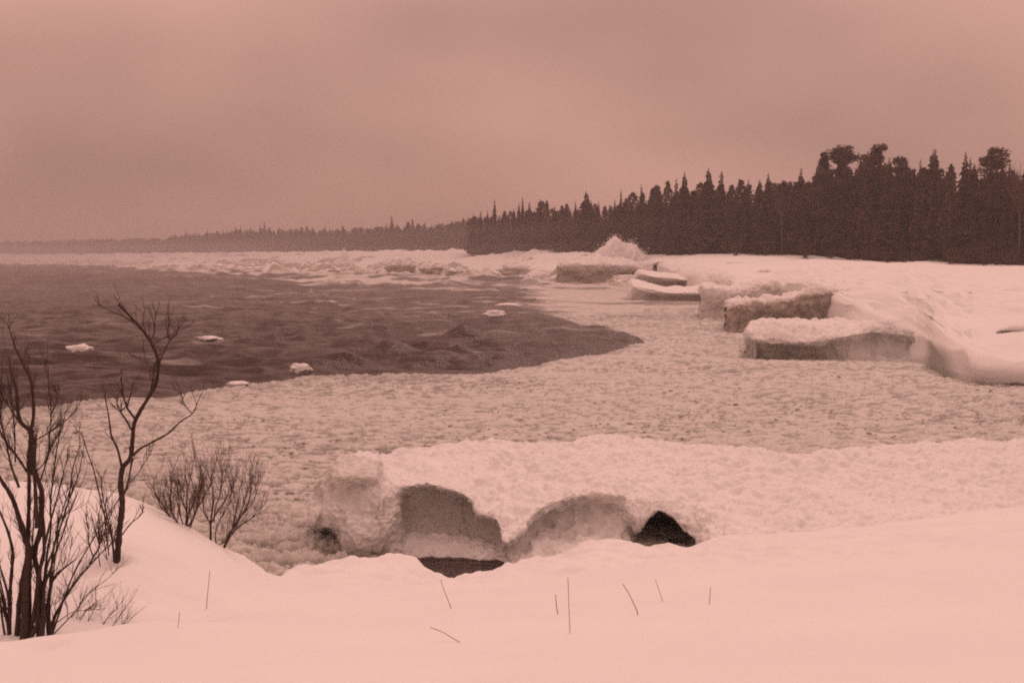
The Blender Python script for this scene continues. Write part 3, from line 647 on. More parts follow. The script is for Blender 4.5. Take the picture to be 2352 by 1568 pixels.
pool = sstep(905, 935, VX) * sstep(1500, 1480, VX) * (Y < 23.0)
fq = 1.0 / np.clip(Y / 42.0, 0.62, 1.6)
lx, ly = X * 2.1, Y * 2.6
wr = worley(lx + 0.5 * perlin(lx, ly, 0 * X), ly + 0.5 * perlin(lx + 9, ly, 0 * X))
wr2 = worley(X * 5.1 + 3, Y * 6.1, seed=5)
lump = 0.30 * sstep(40, 22, Y) * fbm(X * 0.9, Y * 2.0, 0 * X + 11, 2) + 0.16 * np.clip(1 - wr * 1.3, 0, 1) + 0.34 * np.clip(1 - wr2 * 1.3, 0, 1) + 0.72 * np.clip(0.5 + 0.75 * fbm(X * 1.9, Y * 3.4, 0 * X + 1.7, 5, 0.72), 0, 1)
amp = (0.12 + 0.08 * sstep(36, 22, Y)) * (0.55 + 0.9 * sstep(-0.5, 0.5, fbm(X * 0.13, Y * 0.25, 0 * X + 31, 3)))
Z = swell(X, Y) * sstep(19, 60, Y) + amp * lump + 0.01
Z = np.where(mask > 0.999, Z, Z * mask + (1 - mask) * (swell(X, Y) * sstep(19, 60, Y) - 0.9)) - 0.7 * pool
lump_a = np.clip((lump - 0.52) * 1.35 + 0.32, 0, 1) * (0.55 + 0.45 * sstep(0.2, 5, np.minimum(np.where(VX < 1480, np.abs(e), 60), 60))) * (1 - 0.35 * sstep(70, 110, Y))
slush = grid_mesh('slush_ice', np.stack([X, Y, Z], -1), M_SLUSH, {'lump': lump_a})
tag(slush, 'lumpy grey slush ice filling the bay in front of the bank', kind='stuff')

# loose slush chunks on the nearer slush, real little lumps
def lumpmesh(r, seed, sub=1, squash=0.6):
    import bmesh
    bm = bmesh.new(); bmesh.ops.create_icosphere(bm, subdivisions=sub, radius=1)
    V = np.array([v.co[:] for v in bm.verts]); Fc = [[v.index for v in f.verts] for f in bm.faces]; bm.free()
    V = V * (1 + 0.35 * fbm(V[:, 0] * 1.1 + seed, V[:, 1] * 1.1, V[:, 2] * 1.1, 2))[:, None]
    V[:, 2] *= squash
    return V * r, np.array(Fc)
vars_ = [lumpmesh(1, s * 3.3) for s in range(6)]
VV, FF, off = [], [], 0
rs = np.random.RandomState(5)
cnt = 0
for _ in range(5000):
    vx = rs.uniform(-300, 2700); vy = rs.uniform(845, 1340) ** 1.0
    p = on_water(vx, vy)
    if p[1] > tongue_edge(vx) - 0.6 and vx < 1480: continue
    if 900 < vx < 1500 and p[1] < 23.4: continue
    v, f = vars_[rs.randint(6)]
    s = rs.uniform(0.025, 0.06) * (1 + 0.7 * (rs.rand() < 0.08)); a = rs.uniform(0, 6.28)
    c, s_ = math.cos(a), math.sin(a)
    vv = np.stack([(v[:, 0] * c - v[:, 1] * s_) * 1.3, v[:, 0] * s_ + v[:, 1] * c, v[:, 2] * 0.9], 1) * s
    VV.append(vv + np.array([p[0], p[1], 0.10 + float(0.10 * math.sin(p[1] * 0.52)) * min(1, max(0, (p[1] - 19) / 41)) * 0.8]))
    FF.append(f + off); off += len(v)
me = bpy.data.meshes.new('slush_lumps'); me.from_pydata(np.concatenate(VV).tolist(), [], np.concatenate(FF).tolist())
me.polygons.foreach_set('use_smooth', [True] * len(me.polygons))
a_ = me.attributes.new('lump', 'FLOAT', 'POINT'); a_.data.foreach_set('value', np.full(len(me.vertices), 0.50, np.float32))
me.materials.append(M_SLUSH); o = bpy.data.objects.new('slush_lumps', me); COL.objects.link(o)
tag(o, 'small lumps of ice standing out of the slush', kind='stuff')

# ------------------------------------------------------------------ floes, boulders, spray
def blob(name, label, cat, loc, size, seed, mat, ice=0.0, group=None, sub=4, rough=0.35):
    import bmesh
    bm = bmesh.new(); bmesh.ops.create_icosphere(bm, subdivisions=sub, radius=1)
    V = np.array([v.co[:] for v in bm.verts]); Fc = [[v.index for v in f.verts] for f in bm.faces]; bm.free()
    V = V * (1 + rough * fbm(V[:, 0] * 1.3 + seed, V[:, 1] * 1.3, V[:, 2] * 1.3, 4, 0.55))[:, None]
    N = V.copy(); V = V * np.array(size)
    me = bpy.data.meshes.new(name); me.from_pydata(V.tolist(), [], Fc); me.materials.append(mat)
    me.polygons.foreach_set('use_smooth', [True] * len(me.polygons))
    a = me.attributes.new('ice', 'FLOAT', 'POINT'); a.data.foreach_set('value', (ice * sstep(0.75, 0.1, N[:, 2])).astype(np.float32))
    o = bpy.data.objects.new(name, me); COL.objects.link(o); o.location = loc
    return tag(o, label, cat, group)
G = 'white ice floes drifting on the dark water'
for vx, vy, sx, sz, lab in [(480, 793, 0.95, 0.20, 'flat narrow white floe in mid water, beyond the thin bare tree'),
                            (182, 826, 0.75, 0.32, 'humped pinkish white floe between the dark shrub and the thin bare tree'),
                            (692, 863, 0.62, 0.34, 'rounded white floe stuck at the slush edge, below the dark wave humps'),
                            (546, 888, 0.55, 0.16, 'low pale floe lying along the slush edge, nearer the bare tree'),
                            (1137, 731, 1.3, 0.40, 'pale floe in the slush streak beyond the tallest wave hump'),
                            (1165, 708, 1.8, 0.35, 'farther long pale floe in the slush streak, beyond the tallest wave hump'),
                            ]:
    p = on_water(vx, vy)
    blob('ice_floe', lab, 'ice floe', (p[0], p[1], max(0.10, water_level(p[0], p[1])) + 0.02), (sx * 0.85, sx * 0.6, sz * 0.85), vx * 0.1, M_SHELF, group=G)
G = 'rough ice boulders in the surf'
for vx, vy, hgt, wd, lab in [(925, 628, 34, 26, 'tallest rough ice boulder with a pale cap, in the surf'),
                             (872, 632, 14, 16, 'small dark ice boulder left of the tallest one in the surf'),
                             (990, 628, 22, 24, 'wedge shaped dark ice boulder right of the tallest one in the surf'),
                             (1050, 632, 16, 20, 'low brown ice boulder between the wedge one and the pale heap'),
                             (1190, 630, 26, 40, 'pale wide ice heap in the surf below the dark trees'),
                             (760, 628, 10, 18, 'low grey ice lump in the surf below the haze-veiled trees')]:
    d = 320 - (vx - 925) * 0.12
    p = at(vx, vy, d); h = hgt / F * d; w_ = wd / F * d
    blob('ice_boulder', lab, 'ice boulder', (p[0], p[1], p[2] + h * 0.25), (w_, w_ * 0.8, h * 0.75), vx * 0.17, M_FAR, ice=0.95 if vx < 1100 else 0.6, group=G, rough=0.6)
# spray bursts: a billowing crown of white water with droplets round its edge
def spray(label, prof, d, depth, bot, ndrop, seed):
    import bmesh
    bm = bmesh.new(); bmesh.ops.create_icosphere(bm, subdivisions=6, radius=1)
    V = np.array([v.co[:] for v in bm.verts]); Fc = [[v.index for v in f.verts] for f in bm.faces]; bm.free()
    px = [p[0] for p in prof]; py = [p[1] for p in prof]; x0, x1 = px[0], px[-1]
    vx = (x0 + x1) / 2 + V[:, 0] * (x1 - x0) / 2
    top = np.interp(vx, px, py); zb = at(1176, bot, d)[2]; zt = H - (top - 586) / F * d
    r2 = np.sqrt(np.clip(1 - V[:, 0] ** 2, 1e-4, 1))
    zz = np.where(V[:, 2] > 0, zb + (zt - zb) * np.clip(V[:, 2] / r2, 0, 1) ** 0.8, zb + V[:, 2] * 1.2)
    P = np.stack([(vx - 1176) / F * d, d + V[:, 1] * depth, zz], 1)
    nz = fbm(P[:, 0] * 0.55 + seed, P[:, 1] * 0.55, P[:, 2] * 0.55, 5, 0.62); bl = np.abs(perlin(P[:, 0] * 0.9, P[:, 1] * 0.9, P[:, 2] * 0.9 + seed))
    P = P + V * (0.55 * nz - 0.8 * bl + 0.2)[:, None] * np.minimum(1, (zt - zb) / 3)[:, None]
    VV, FF, off = [P], [np.array(Fc)], len(P); rs = np.random.RandomState(11)
    v0, f0 = lumpmesh(1, 1.2, sub=1, squash=1.0)
    for i in range(ndrop):
        q = P[rs.randint(len(P))]
        if q[2] < zb + 0.5: continue
        o = rs.normal(size=3) * 0.35 * np.array([1, 1, 1.2]) + np.array([0.1, 0, abs(rs.normal()) * 0.35])
        VV.append(v0 * rs.uniform(0.03, 0.12) + q + o); FF.append(f0 + off); off += len(v0)
    me = bpy.data.meshes.new('wave_spray'); me.from_pydata(np.concatenate(VV).tolist(), [], np.concatenate(FF).tolist())
    me.polygons.foreach_set('use_smooth', [True] * len(me.polygons)); me.materials.append(M_SPRAY)
    o = bpy.data.objects.new('wave_spray', me); COL.objects.link(o); o['kind'] = 'stuff'; tag(o, label)
spray('tall white burst of wave spray in front of the dark trees', [(1335, 602), (1350, 592), (1368, 580), (1385, 568), (1398, 556), (1408, 548), (1420, 549), (1430, 560), (1440, 562), (1450, 559), (1460, 567), (1468, 577), (1478, 586), (1496, 602)], 250, 2.6, 606, 2600, 1.0)
spray('small distant puff of spray before the faint hazy trees', [(770, 598), (782, 588), (790, 575), (797, 577), (804, 590), (814, 598)], 400, 1.6, 604, 300, 5.0)

# broken ice and frozen spray heaped in the surf
ds = np.concatenate([nonuni(196, 700, 330)]); us = np.linspace(-0.38, 0.165, 900)
U, D = np.meshgrid(us, ds, indexing='ij'); X = U * D; Y = D; VX = U * F + 1176
ns = np.interp(VX, [150, 300, 450, 650, 900, 1150, 1300, 1450, 1560], [620, 490, 395, 335, 305, 268, 226, 210, 198])
fs = np.interp(VX, [0, 400, 700, 900, 1080, 1300, 1500, 1750], [1110, 690, 480, 400, 335, 262, 236, 120])
g_ = sstep(0.94, 1.12, Y / ns) * sstep(150, 420, VX)
rid = 1 - np.abs(perlin(X * 0.045, Y * 0.05, 0 * X + 3.3)) * 2.4
h_ = 2.0 * rid * (0.4 + 0.9 * sstep(-0.3, 0.5, perlin(X * 0.018, Y * 0.03, 0 * X + 9))) + 0.9 * fbm(X * 0.16, Y * 0.12, 0 * X + 5, 4, 0.6) + 0.35 * np.maximum(0, 0.5 - worley(X * 0.3, Y * 0.25)) * 2
Z = -1.8 + g_ * (1.75 + 1.35 * h_) + 0.4 * g_ * sstep(1180, 1290, VX)
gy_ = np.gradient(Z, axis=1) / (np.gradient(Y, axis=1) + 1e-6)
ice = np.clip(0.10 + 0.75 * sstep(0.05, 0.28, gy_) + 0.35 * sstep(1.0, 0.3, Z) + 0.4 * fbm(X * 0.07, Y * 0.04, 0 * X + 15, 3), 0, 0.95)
o = grid_mesh('broken_ice', np.stack([X, Y, Z], -1), M_FAR, {'ice': ice}); tag(o, 'chaotic band of broken ice and frozen spray heaped along the surf', kind='stuff')

# ------------------------------------------------------------------ trees
def spruce(seed, hgt=16.0, wid=2.0, lev=54, full=1.0, simple=False):
    """whorls of drooping boughs, each a few ragged tapering sprays"""
    r = random.Random(seed); m = MB()
    z0 = hgt * r.uniform(0.06, 0.14)
    for l in range(lev):
        f = l / (lev - 1); z = z0 + (hgt - z0) * f
        R = wid * (1 - f) ** 0.8 * r.uniform(0.7, 1.2) * full + 0.14
        nb = 6 if simple else max(4, int(8 * (1 - f * 0.45)))
        a0 = r.random() * 6.28
        for k in range(nb):
            a = a0 + 6.283 * k / nb + r.uniform(-0.3, 0.3); L_ = R * r.uniform(0.5, 1.3)
            dr = Vector((math.cos(a), math.sin(a), 0)); sd_ = Vector((-math.sin(a), math.cos(a), 0)) * L_ * r.uniform(0.3, 0.5)
            b = Vector((0, 0, z)); tip = b + dr * L_ + Vector((0, 0, -L_ * r.uniform(0.2, 0.8)))
            mid = b + dr * L_ * 0.55 + Vector((0, 0, L_ * 0.02))
            m.poly(b, mid + sd_ + Vector((0, 0, -0.35 * L_)), tip, mid - sd_ + Vector((0, 0, -0.35 * L_)))
            m.poly(b, mid + Vector((0, 0, 0.16 * L_)), tip, mid + Vector((0, 0, -0.75 * L_)))
    return m
def bushy(seed, hgt=16.0, wid=2.0, n=900, size=0.42):
    """round-topped dense crown of many small tufts on a column"""
    r = random.Random(seed); m = MB()
    for k in range(n):
        f = r.random() ** 0.85; z = hgt * (0.04 + 0.95 * f)
        R = wid * (0.75 + 0.35 * math.sin(f * 9 + seed)) * min(1, (1 - f) * 3.2) ** 0.6 * (r.random() ** 0.4)
        a = r.random() * 6.283; p = Vector((math.cos(a) * R, math.sin(a) * R, z))
        q = Vector((r.uniform(-1, 1), r.uniform(-1, 1), r.uniform(-1, 1))) * size; q2 = Vector((r.uniform(-1, 1), r.uniform(-1, 1), r.uniform(-1, 1))) * size
        m.poly(p - q, p + q2, p + q)
    return m
def pine(seed, hgt=19.0, spread=3.0, lean=0.0, frac=0.45):
    r = random.Random(seed); m = MB()
    clumps = []
    for i in range(30):
        f = r.random(); a = r.random() * 6.28; R = spread * math.sin(math.pi * min(1, 0.25 + 0.75 * f)) ** 0.7 * r.uniform(0.3, 1)
        clumps.append((math.cos(a) * R + lean * f, math.sin(a) * R, hgt * (1 - frac) + hgt * frac * f * 0.97, r.uniform(0.9, 1.6)))
    for cx, cy, cz, s in clumps:
        for k in range(190):
            v = Vector((r.gauss(0, 1), r.gauss(0, 1), r.gauss(0, 0.55))); v.normalize(); v *= s * r.random() ** 0.4; v.z *= 0.75
            p = Vector((cx, cy, cz)) + v; q = Vector((r.uniform(-1, 1), r.uniform(-1, 1), r.uniform(-.6, .8))) * 0.34; q2 = Vector((r.uniform(-1, 1), r.uniform(-1, 1), r.uniform(-.6, .6))) * 0.28
            m.poly(p - q, p + q2, p + q)
    return m, clumps
def trunk_mb(hgt, r0=0.16, lean=0.0):
    m = MB(); m.tube([(lean * (k / 6) ** 1.5 + 0.05 * math.sin(k * 2.1), 0.04 * math.cos(k * 1.7), hgt * k / 6 - 0.4 * (k == 0)) for k in range(7)], r0, 0.025, 6); return m
SPR = []
for i in range(8):
    c = spruce(100 + i, wid=[1.5, 1.9, 2.3, 1.7, 2.6, 1.3, 2.1, 1.8][i], full=[1, .9, 1, 1.1, .85, 1, 1.1, .8][i]); 
    me = bpy.data.meshes.new('crown'); me.from_pydata([tuple(v) for v in c.v], [], c.f); me.materials.append(M_NEEDLE)
    tm = trunk_mb(16.2); mt = bpy.data.meshes.new('trunk'); mt.from_pydata([tuple(v) for v in tm.v], [], tm.f); mt.materials.append(M_TRUNK)
    SPR.append((me, mt))
for i in range(5):
    c = bushy(300 + i, wid=[1.7, 2.1, 1.4, 1.9, 1.6][i])
    me = bpy.data.meshes.new('crown'); me.from_pydata([tuple(v) for v in c.v], [], c.f); me.materials.append(M_NEEDLE2)
    SPR.append((me, SPR[i][1]))
PIN = []
for i in range(5):
    c, cl = pine(200 + i, spread=[2.6, 2.2, 1.8, 2.4, 2.0][i], lean=[0.3, 1.6, 0, -0.5, 0.4][i], frac=[0.42, 0.40, 0.45, 0.5, 0.5][i])
    me = bpy.data.meshes.new('crown'); me.from_pydata([tuple(v) for v in c.v], [], c.f); me.materials.append(M_NEEDLE2)
    tm = trunk_mb(17.5, 0.2, [0.2, 1.0, 0, -0.3, 0.2][i])
    for cx, cy, cz, s in cl: tm.tube([(cx * 0.1, 0, cz - 1.0), (cx * 0.6, cy * 0.6, cz - 0.5), (cx, cy, cz)], 0.05, 0.02, 4)
    mt = bpy.data.meshes.new('trunk'); mt.from_pydata([tuple(v) for v in tm.v], [], tm.f); mt.materials.append(M_TRUNK)
    PIN.append((me, mt))
def tree(name, loc, meshes, h, base_h, wscale, label, group=None, cat='tree', rot=0.0):
    t = empty(name, loc); t.rotation_euler = (0, 0, rot); s = h / base_h; t.scale = (s * wscale, s * wscale, s)
    for nm, me in (('crown', meshes[0]), ('trunk', meshes[1])):
        o = bpy.data.objects.new(nm, me); COL.objects.link(o); o.parent = t
    return tag(t, label, cat, group)
# foot line of the wood and the line its tops make
FX = [-900, 0, 400, 700, 900, 1068, 1084, 1180, 1300, 1400, 1500, 1620, 1750, 1880, 1975, 2060, 2120, 2260, 2352, 2600, 3300]
FY = [588, 588, 583.5, 582, 580, 581, 581, 579, 577, 583, 585, 584, 584, 591, 596, 601, 602, 606, 608, 612, 616]
FD = [1900, 1420, 960, 780, 680, 620, 392, 365, 320, 290, 262, 238, 222, 208, 200, 193, 188, 181, 175, 170, 165]
TX = [-900, 0, 100, 200, 385, 400, 500, 600, 700, 760, 850, 950, 1050, 1075, 1120, 1200, 1300, 1400, 1450, 1530, 1600, 1680, 1760, 1850, 1885, 1980, 2060, 2130, 2200, 2260, 2352, 2700, 3300]
TY = [556, 554, 552, 549, 546, 538, 530, 523, 522, 524, 519, 513, 508, 497, 487, 478, 472, 458, 452, 437, 420, 414, 412, 402, 366, 358, 364, 374, 382, 372, 378, 370, 360]
def foot(vx): return np.interp(vx, FX, FY), np.interp(vx, FX, FD)
def topy(vx): return float(np.interp(vx, TX, TY))
def place(vx, extra, topv):
    fy, fd = foot(vx); d = float(fd) + extra
    p = at(vx, float(fy), float(fd)); x, y, _ = at(vx, float(fy), d)
    z = p[2] + min(1.5, extra * 0.02) - 0.15
    vtop = at(vx, topv, d)[2]
    return (x, y, z), max(5.0, vtop - z)
LG = {
 'R': ('dark spruce in the tall dense right-hand wood behind the snowy shore', 'spruces packed in the tall right-hand wood'),
 'M': ('dark spruce in the lower middle stretch of the wood, behind the surf and the spray', 'spruces in the lower middle stretch of the wood'),
 'L': ('hazy brownish spruce in the faint stretch of wood on the far left shore', 'hazy spruces on the far left shore'),
}
special = [
 ('broad_pine', 1925, 338, 0, 1.5, 'broad rounded pine crown standing highest above the right-hand wood'),
 ('broad_pine', 1992, 336, 1, 1.0, 'leaning wind-bent pine crown just right of the broadest crown'),
 ('broad_pine', 2062, 362, 2, 1.0, 'smaller bushy pine crown, third in the high cluster'),
 ('broad_pine', 2285, 342, 3, 1.2, 'rounded pine crown rising near the right end of the wood'),
 ('broad_pine', 1505, 428, 4, 0.7, 'ragged open-crowned pine left of the paired tall spires'),
 ('spruce', 2142, 345, 5, 0.8, 'slim tall spire in the dip between the high pine cluster and the last rounded pine'),
 ('spruce', 2108, 368, 0, 0.7, 'narrow dark spire just left of the slim tall one near the right end'),
 ('spruce', 2222, 364, 3, 0.6, 'thin short spire just before the last rounded pine'),
 ('spruce', 1625, 388, 4, 1.1, 'tallest pointed spruce of the wood, left of the broad pines'),
 ('spruce', 1570, 396, 2, 0.9, 'pointed spruce just left of the tallest pointed one'),
 ('spruce', 1762, 400, 6, 1.0, 'blunt dark spruce standing alone above the flat stretch of tops'),
 ('spruce', 1836, 388, 1, 1.0, 'rounded spruce top just left of the high pine cluster'),
 ('spruce', 1472, 424, 5, 0.7, 'needle thin spire beside the ragged open-crowned pine'),
 ('spruce', 1346, 440, 4, 1.3, 'wide cone shaped spruce standing out above the spray'),
 ('spruce', 1425, 434, 5, 0.6, 'thin dead-looking spire between the wide cone and the ragged pine'),
 ('spruce', 1240, 458, 1, 1.1, 'full bodied spruce left of the wide cone shaped one'),
 ('spruce', 1200, 452, 5, 0.7, 'slender pale spire in the middle stretch, left of the full bodied spruce'),
 ('spruce', 1136, 458, 3, 0.6, 'first isolated thin spire at the left end of the dark stretch'),
 ('spruce', 900, 494, 5, 1.0, 'faint hazy spire poking from the far left shore woods'),
 ('spruce', 608, 508, 5, 1.0, 'faintest lone spire far along the hazy left shore'),
]
for nm, vx, ty, vi, ws, lab in special:
    loc, h = place(vx, 2.0, ty)
    if nm == 'broad_pine': tree(nm, loc, PIN[vi], h, 19.0, ws, lab, cat='pine')
    else: tree('spruce_tree', loc, SPR[vi], h, 16.0, ws * 1.35, lab, cat='spruce')
rr = random.Random(21); nT = 0
vx = 395.0
while vx < 2440:
    fy, fd = foot(vx); step = 2.0 / float(fd) * F * (1.0 if vx > 1070 else 1.9)
    ex = rr.uniform(0, 9); v = vx + rr.uniform(-0.3, 0.3) * step
    topv = topy(v); fyv = float(foot(v)[0]); k = rr.choice([0.84, 0.9, 0.94, 0.98, 1.0, 1.03, 1.07, 1.13])
    loc, h = place(v, ex, fyv + (topv - fyv) * k)
    g = 'R' if v > 1500 else ('M' if v > 1070 else 'L')
    tree('spruce_tree', loc, SPR[rr.randrange(13)], h, 16.0, rr.uniform(0.95, 1.45), LG[g][0], LG[g][1], 'spruce', rr.random() * 6)
    nT += 1; vx += step * rr.uniform(0.6, 1.3)
print('trees', nT)
def wood(name, label, x0, x1, n, depth, wid, k0, k1, tufts, tsize):
    VV, FF, off = [], [], 0
    protos = []
    for i in range(6):
        m = spruce(400 + i, wid=wid, lev=16, simple=True) if i % 2 else bushy(400 + i, wid=wid * 0.9, n=tufts, size=tsize)
        F4 = np.array([f if len(f) == 4 else (*f, f[-1]) for f in m.f]); protos.append((np.array([tuple(v) for v in m.v]), F4))
    for i in range(n):
        v = x0 + (x1 - x0) * (i + rr.random()) / n
        fyv = float(foot(v)[0]); k = rr.uniform(k0, k1)
        ex = rr.uniform(5, depth) * (1 if v > 400 else 3)
        loc, h = place(v, ex, fyv + (topy(v) - fyv) * k)
        P_, Fc = protos[rr.randrange(6)]; s = h / 16.0; a = rr.random() * 6.28; c, s2 = math.cos(a), math.sin(a)
        Q = np.stack([P_[:, 0] * c - P_[:, 1] * s2, P_[:, 0] * s2 + P_[:, 1] * c, P_[:, 2]], 1) * s + np.array(loc)
        VV.append(Q); FF.append(Fc + off); off += len(Q)
    Fa = np.concatenate(FF); F_ = [tuple(f) if f[2] != f[3] else tuple(f[:3]) for f in Fa.tolist()]
    me = bpy.data.meshes.new(name); me.from_pydata(np.concatenate(VV).tolist(), [], F_); me.materials.append(M_NEEDLE)
    o = bpy.data.objects.new(name, me); COL.objects.link(o); tag(o, label, kind='stuff')
wood('forest', 'dense conifer wood filling in behind the front trees', 1060, 3000, 620, 26, 2.4, 0.74, 0.95, 330, 0.62)
wood('far_forest', 'hazy wood along the distant left shore', 380, 1100, 420, 30, 3.2, 0.76, 0.97, 200, 0.8)
wood('distant_forest', 'faint low band of woodland almost lost in haze', -900, 395, 620, 60, 5.5, 0.86, 1.0, 120, 1.6)

# bare broadleaf at the right edge, undergrowth at the tree feet -----------------
def grow(m, p, d, length, r0, depth, r, spread=0.5, tips=None, kids=(2, 3), up=0.1, sides=4):
    n = 4; pts = [p]; q = Vector(p); dv = Vector(d)
    for k in range(n):
        dv = (dv + Vector((r.gauss(0, 0.10), r.gauss(0, 0.10), r.gauss(0, 0.06) + up * 0.15))).normalized(); q = q + dv * (length / n); pts.append(q.copy())
    m.tube(pts, r0, r0 * 0.55, sides)
    if depth > 0:
        for k in range(r.randint(*kids) + 1):
            i = r.randint(1, n); nd_ = (dv + Vector((r.gauss(0, spread), r.gauss(0, spread), r.gauss(0, spread * 0.6) + up))).normalized()
            grow(m, pts[i], nd_, length * r.uniform(0.5, 0.8), r0 * 0.6, depth - 1, r, spread, tips, kids, up, sides)
def bare(vx, ex, ty, seed, lab, h=None):
    r = random.Random(seed); loc, h = place(vx, ex, ty)
    t = empty('bare_tree', loc); m = MB(); m.tube([(0, 0, -0.3), (0.1, 0, h * 0.25), (0, 0.1, h * 0.55)], 0.16, 0.10, 6); m.build('trunk', M_TRUNK, t)
    m = MB()
    for k in range(9): grow(m, Vector((0, 0.1, h * r.uniform(0.4, 0.56))), Vector((r.gauss(0, .4), r.gauss(0, .4), 1)).normalized(), h * 0.2, 0.06, 3, r, 0.35, kids=(2, 3), up=0.25, sides=3)
    m.build('crown', M_TWIG, t); return tag(t, lab, 'bare tree')
bare(2338, -3, 335, 3, 'tall leafless tree with fine upswept twigs at the right end of the wood')
bare(1795, -2, 430, 9, 'leafless grey tree in front of the flat stretch of tops')
r = random.Random(5); G = 'leafless bushes along the feet of the right-hand trees'
for i, vx in enumerate([1690, 1760, 1850, 1905, 1950, 1985, 2010, 2040, 2075, 2105, 2185, 2200, 2225, 2262, 2290, 2318, 2345]):
    fy, fd = foot(vx); d = float(fd) - r.uniform(3, 9); p = at(vx, float(fy) + r.uniform(0, 3), d)
    m = MB(); s = r.uniform(1.6, 2.8)
    for k in range(16): grow(m, Vector((r.uniform(-.4, .4), r.uniform(-.3, .3), -0.1)), Vector((r.gauss(0, .5), r.gauss(0, .5), 1)).normalized(), s * 0.7, 0.045, 2, r, 0.5, up=0.2, sides=3)
    o = m.build('bush', M_TWIG); o.location = p
    tag(o, 'small leafless bush on the snow at the feet of the right-hand trees', 'bush', G)

# ------------------------------------------------------------------ near shrubs
def c1(x, y): return (x * 0.2929, 680 + y * 0.2929)
def c2(x, y): return (x * 0.2929, 1066 + y * 0.2929)
def c3(x, y): return (331 + x * 0.1406, 1066 + y * 0.1406)
def smooth_pts(pts, n=5):
    P_ = np.array([tuple(p) for p in pts]); t = np.concatenate([[0], np.cumsum(np.linalg.norm(np.diff(P_, axis=0), axis=1))])
    return pchip(t, P_, np.linspace(0, t[-1], max(3, n * len(pts))))
def stick(m, vpts, d0, dd, r0, r1, sides=6, wob=0.12, power=1.0):
    k = len(vpts); pts = [at(x, y, d0 + dd * i / max(1, k - 1)) for i, (x, y) in enumerate(vpts)]
    Q = smooth_pts(pts, 4); m.tube([Vector(q) for q in Q], r0, r1, sides, wob, power); return [Vector(q) for q in Q]
def twigs(m, Q, n, length, r, rs, start=0.3, spread=0.7, depth=1, up=0.25, sides=3):
    for k in range(n):
        i = min(len(Q) - 2, int(len(Q) * (start + (1 - start) * rs.random())))
        t = (Q[i + 1] - Q[i]).normalized(); d = (t + Vector((rs.gauss(0, spread), rs.gauss(0, spread), rs.gauss(0, spread * .5) + up))).normalized()
        grow(m, Q[i], d, length * rs.uniform(0.5, 1.2), r, depth, rs, 0.4, kids=(0, 2), up=up, sides=sides)

px2m = lambda d: d / F
# big dark clump at the left edge
d0 = 5.05; root_p = hit_bank(70, 1462); d0 = root_p[1]; rs = random.Random(8)
clump = empty('dark_shrub', (0, 0, 0)); tag(clump, 'big dark many-stemmed leafless shrub at the left edge of the snow bank', 'shrub')
stems = [
 ([(200, 1420), (205, 1000), (230, 700), (190, 550), (150, 420), (100, 270), (20, 140), (-60, 0)], c2, 19, 6, 14),
 ([(310, 1420), (330, 1100), (300, 850), (270, 690), (320, 500), (330, 250), (300, 120), (250, 0)], c2, 12, 9, 10),
 ([(250, 1400), (238, 1250), (248, 1120), (240, 1060), (165, 990), (140, 900), (125, 720), (90, 600), (70, 480)], c1, 13, 2, 10),
 ([(240, 1060), (262, 950), (250, 700), (190, 550), (130, 430), (70, 250), (60, 200)], c1, 7, 1.5, 8),
 ([(390, 1400), (380, 1100), (400, 950), (430, 880), (520, 800), (600, 740)], c2, 10, 2.5, 8),
 ([(340, 950), (370, 700), (400, 500), (395, 300), (420, 80), (440, -80), (470, -250)], c2, 4.5, 2, 12),
 ([(75, 1420), (80, 1000), (100, 700), (70, 550), (20, 420), (-60, 250)], c2, 8, 4, 8),
 ([(75, 1100), (60, 1010), (0, 800), (-60, 650)], c2, 5, 2.5, 5),
 ([(130, 1420), (150, 1100), (190, 850), (215, 690), (225, 400), (230, 150), (215, -20)], c2, 11, 6, 8),
 ([(215, 1380), (130, 1250), (50, 1150), (0, 1060), (-60, 900)], c1, 5, 2, 9),
 ([(250, 1140), (350, 1090), (430, 1040), (520, 970), (600, 900)], c1, 3, 1, 7),
 ([(300, 1500), (380, 1200), (400, 930), (380, 700), (380, 560)], c1, 3, 1, 8),
 ([(400, 930), (440, 830), (460, 760)], c1, 2, 1, 4),
 ([(150, 1500), (80, 1300), (40, 1100), (0, 950), (20, 800), (0, 640)], c1, 4.5, 1.2, 10),
 ([(160, 1000), (60, 850), (0, 760)], c1, 3.5, 1.2, 8),
 ([(120, 1300), (110, 1000), (90, 800), (60, 640)], c1, 3, 1, 7),
 ([(280, 1380), (350, 1300), (420, 1150), (480, 1060)], c1, 2.4, 1, 7),
 ([(290, 500), (280, 250), (270, 0), (280, -200)], c2, 8, 5, 5),
 ([(210, 1400), (290, 1250), (300, 900), (345, 680), (340, 480), (310, 250)], c2, 8, 7, 4),
]
rx = random.Random(77)
for k in range(13):
    b = rx.uniform(20, 390); lean = (b - 205) / 185.0 * 0.55 + rx.gauss(0, 0.16); hh = rx.uniform(800, 1700); n = 8; pts = []; xx = b
    for q in range(n + 1):
        f = q / n; pts.append((xx, 1430 - hh * f)); xx += lean * hh / n * (0.35 + f) + rx.gauss(0, 12)
    stems.append((pts, c2, rx.uniform(3.5, 8), 1.3, 8))
for i, (pts, cv, w0, w1, nt_) in enumerate(stems):
    m = MB(); dj = d0 + rs.uniform(-0.12, 0.12)
    Q = stick(m, [cv(*p) for p in pts], dj, rs.uniform(-0.1, 0.25), w0 * px2m(d0) * 0.5 * 1.35, max(w1, 1.6) * px2m(d0) * 0.5 * 1.1, 7, 0.35)
    o = m.build('stem', M_BARK, clump, smooth=True)
    m = MB(); twigs(m, Q, int(nt_ * 1.9), 0.115, 0.0022, rs, 0.2, 0.38, 2, 0.4)
    m.build('twigs', M_BARK, o)
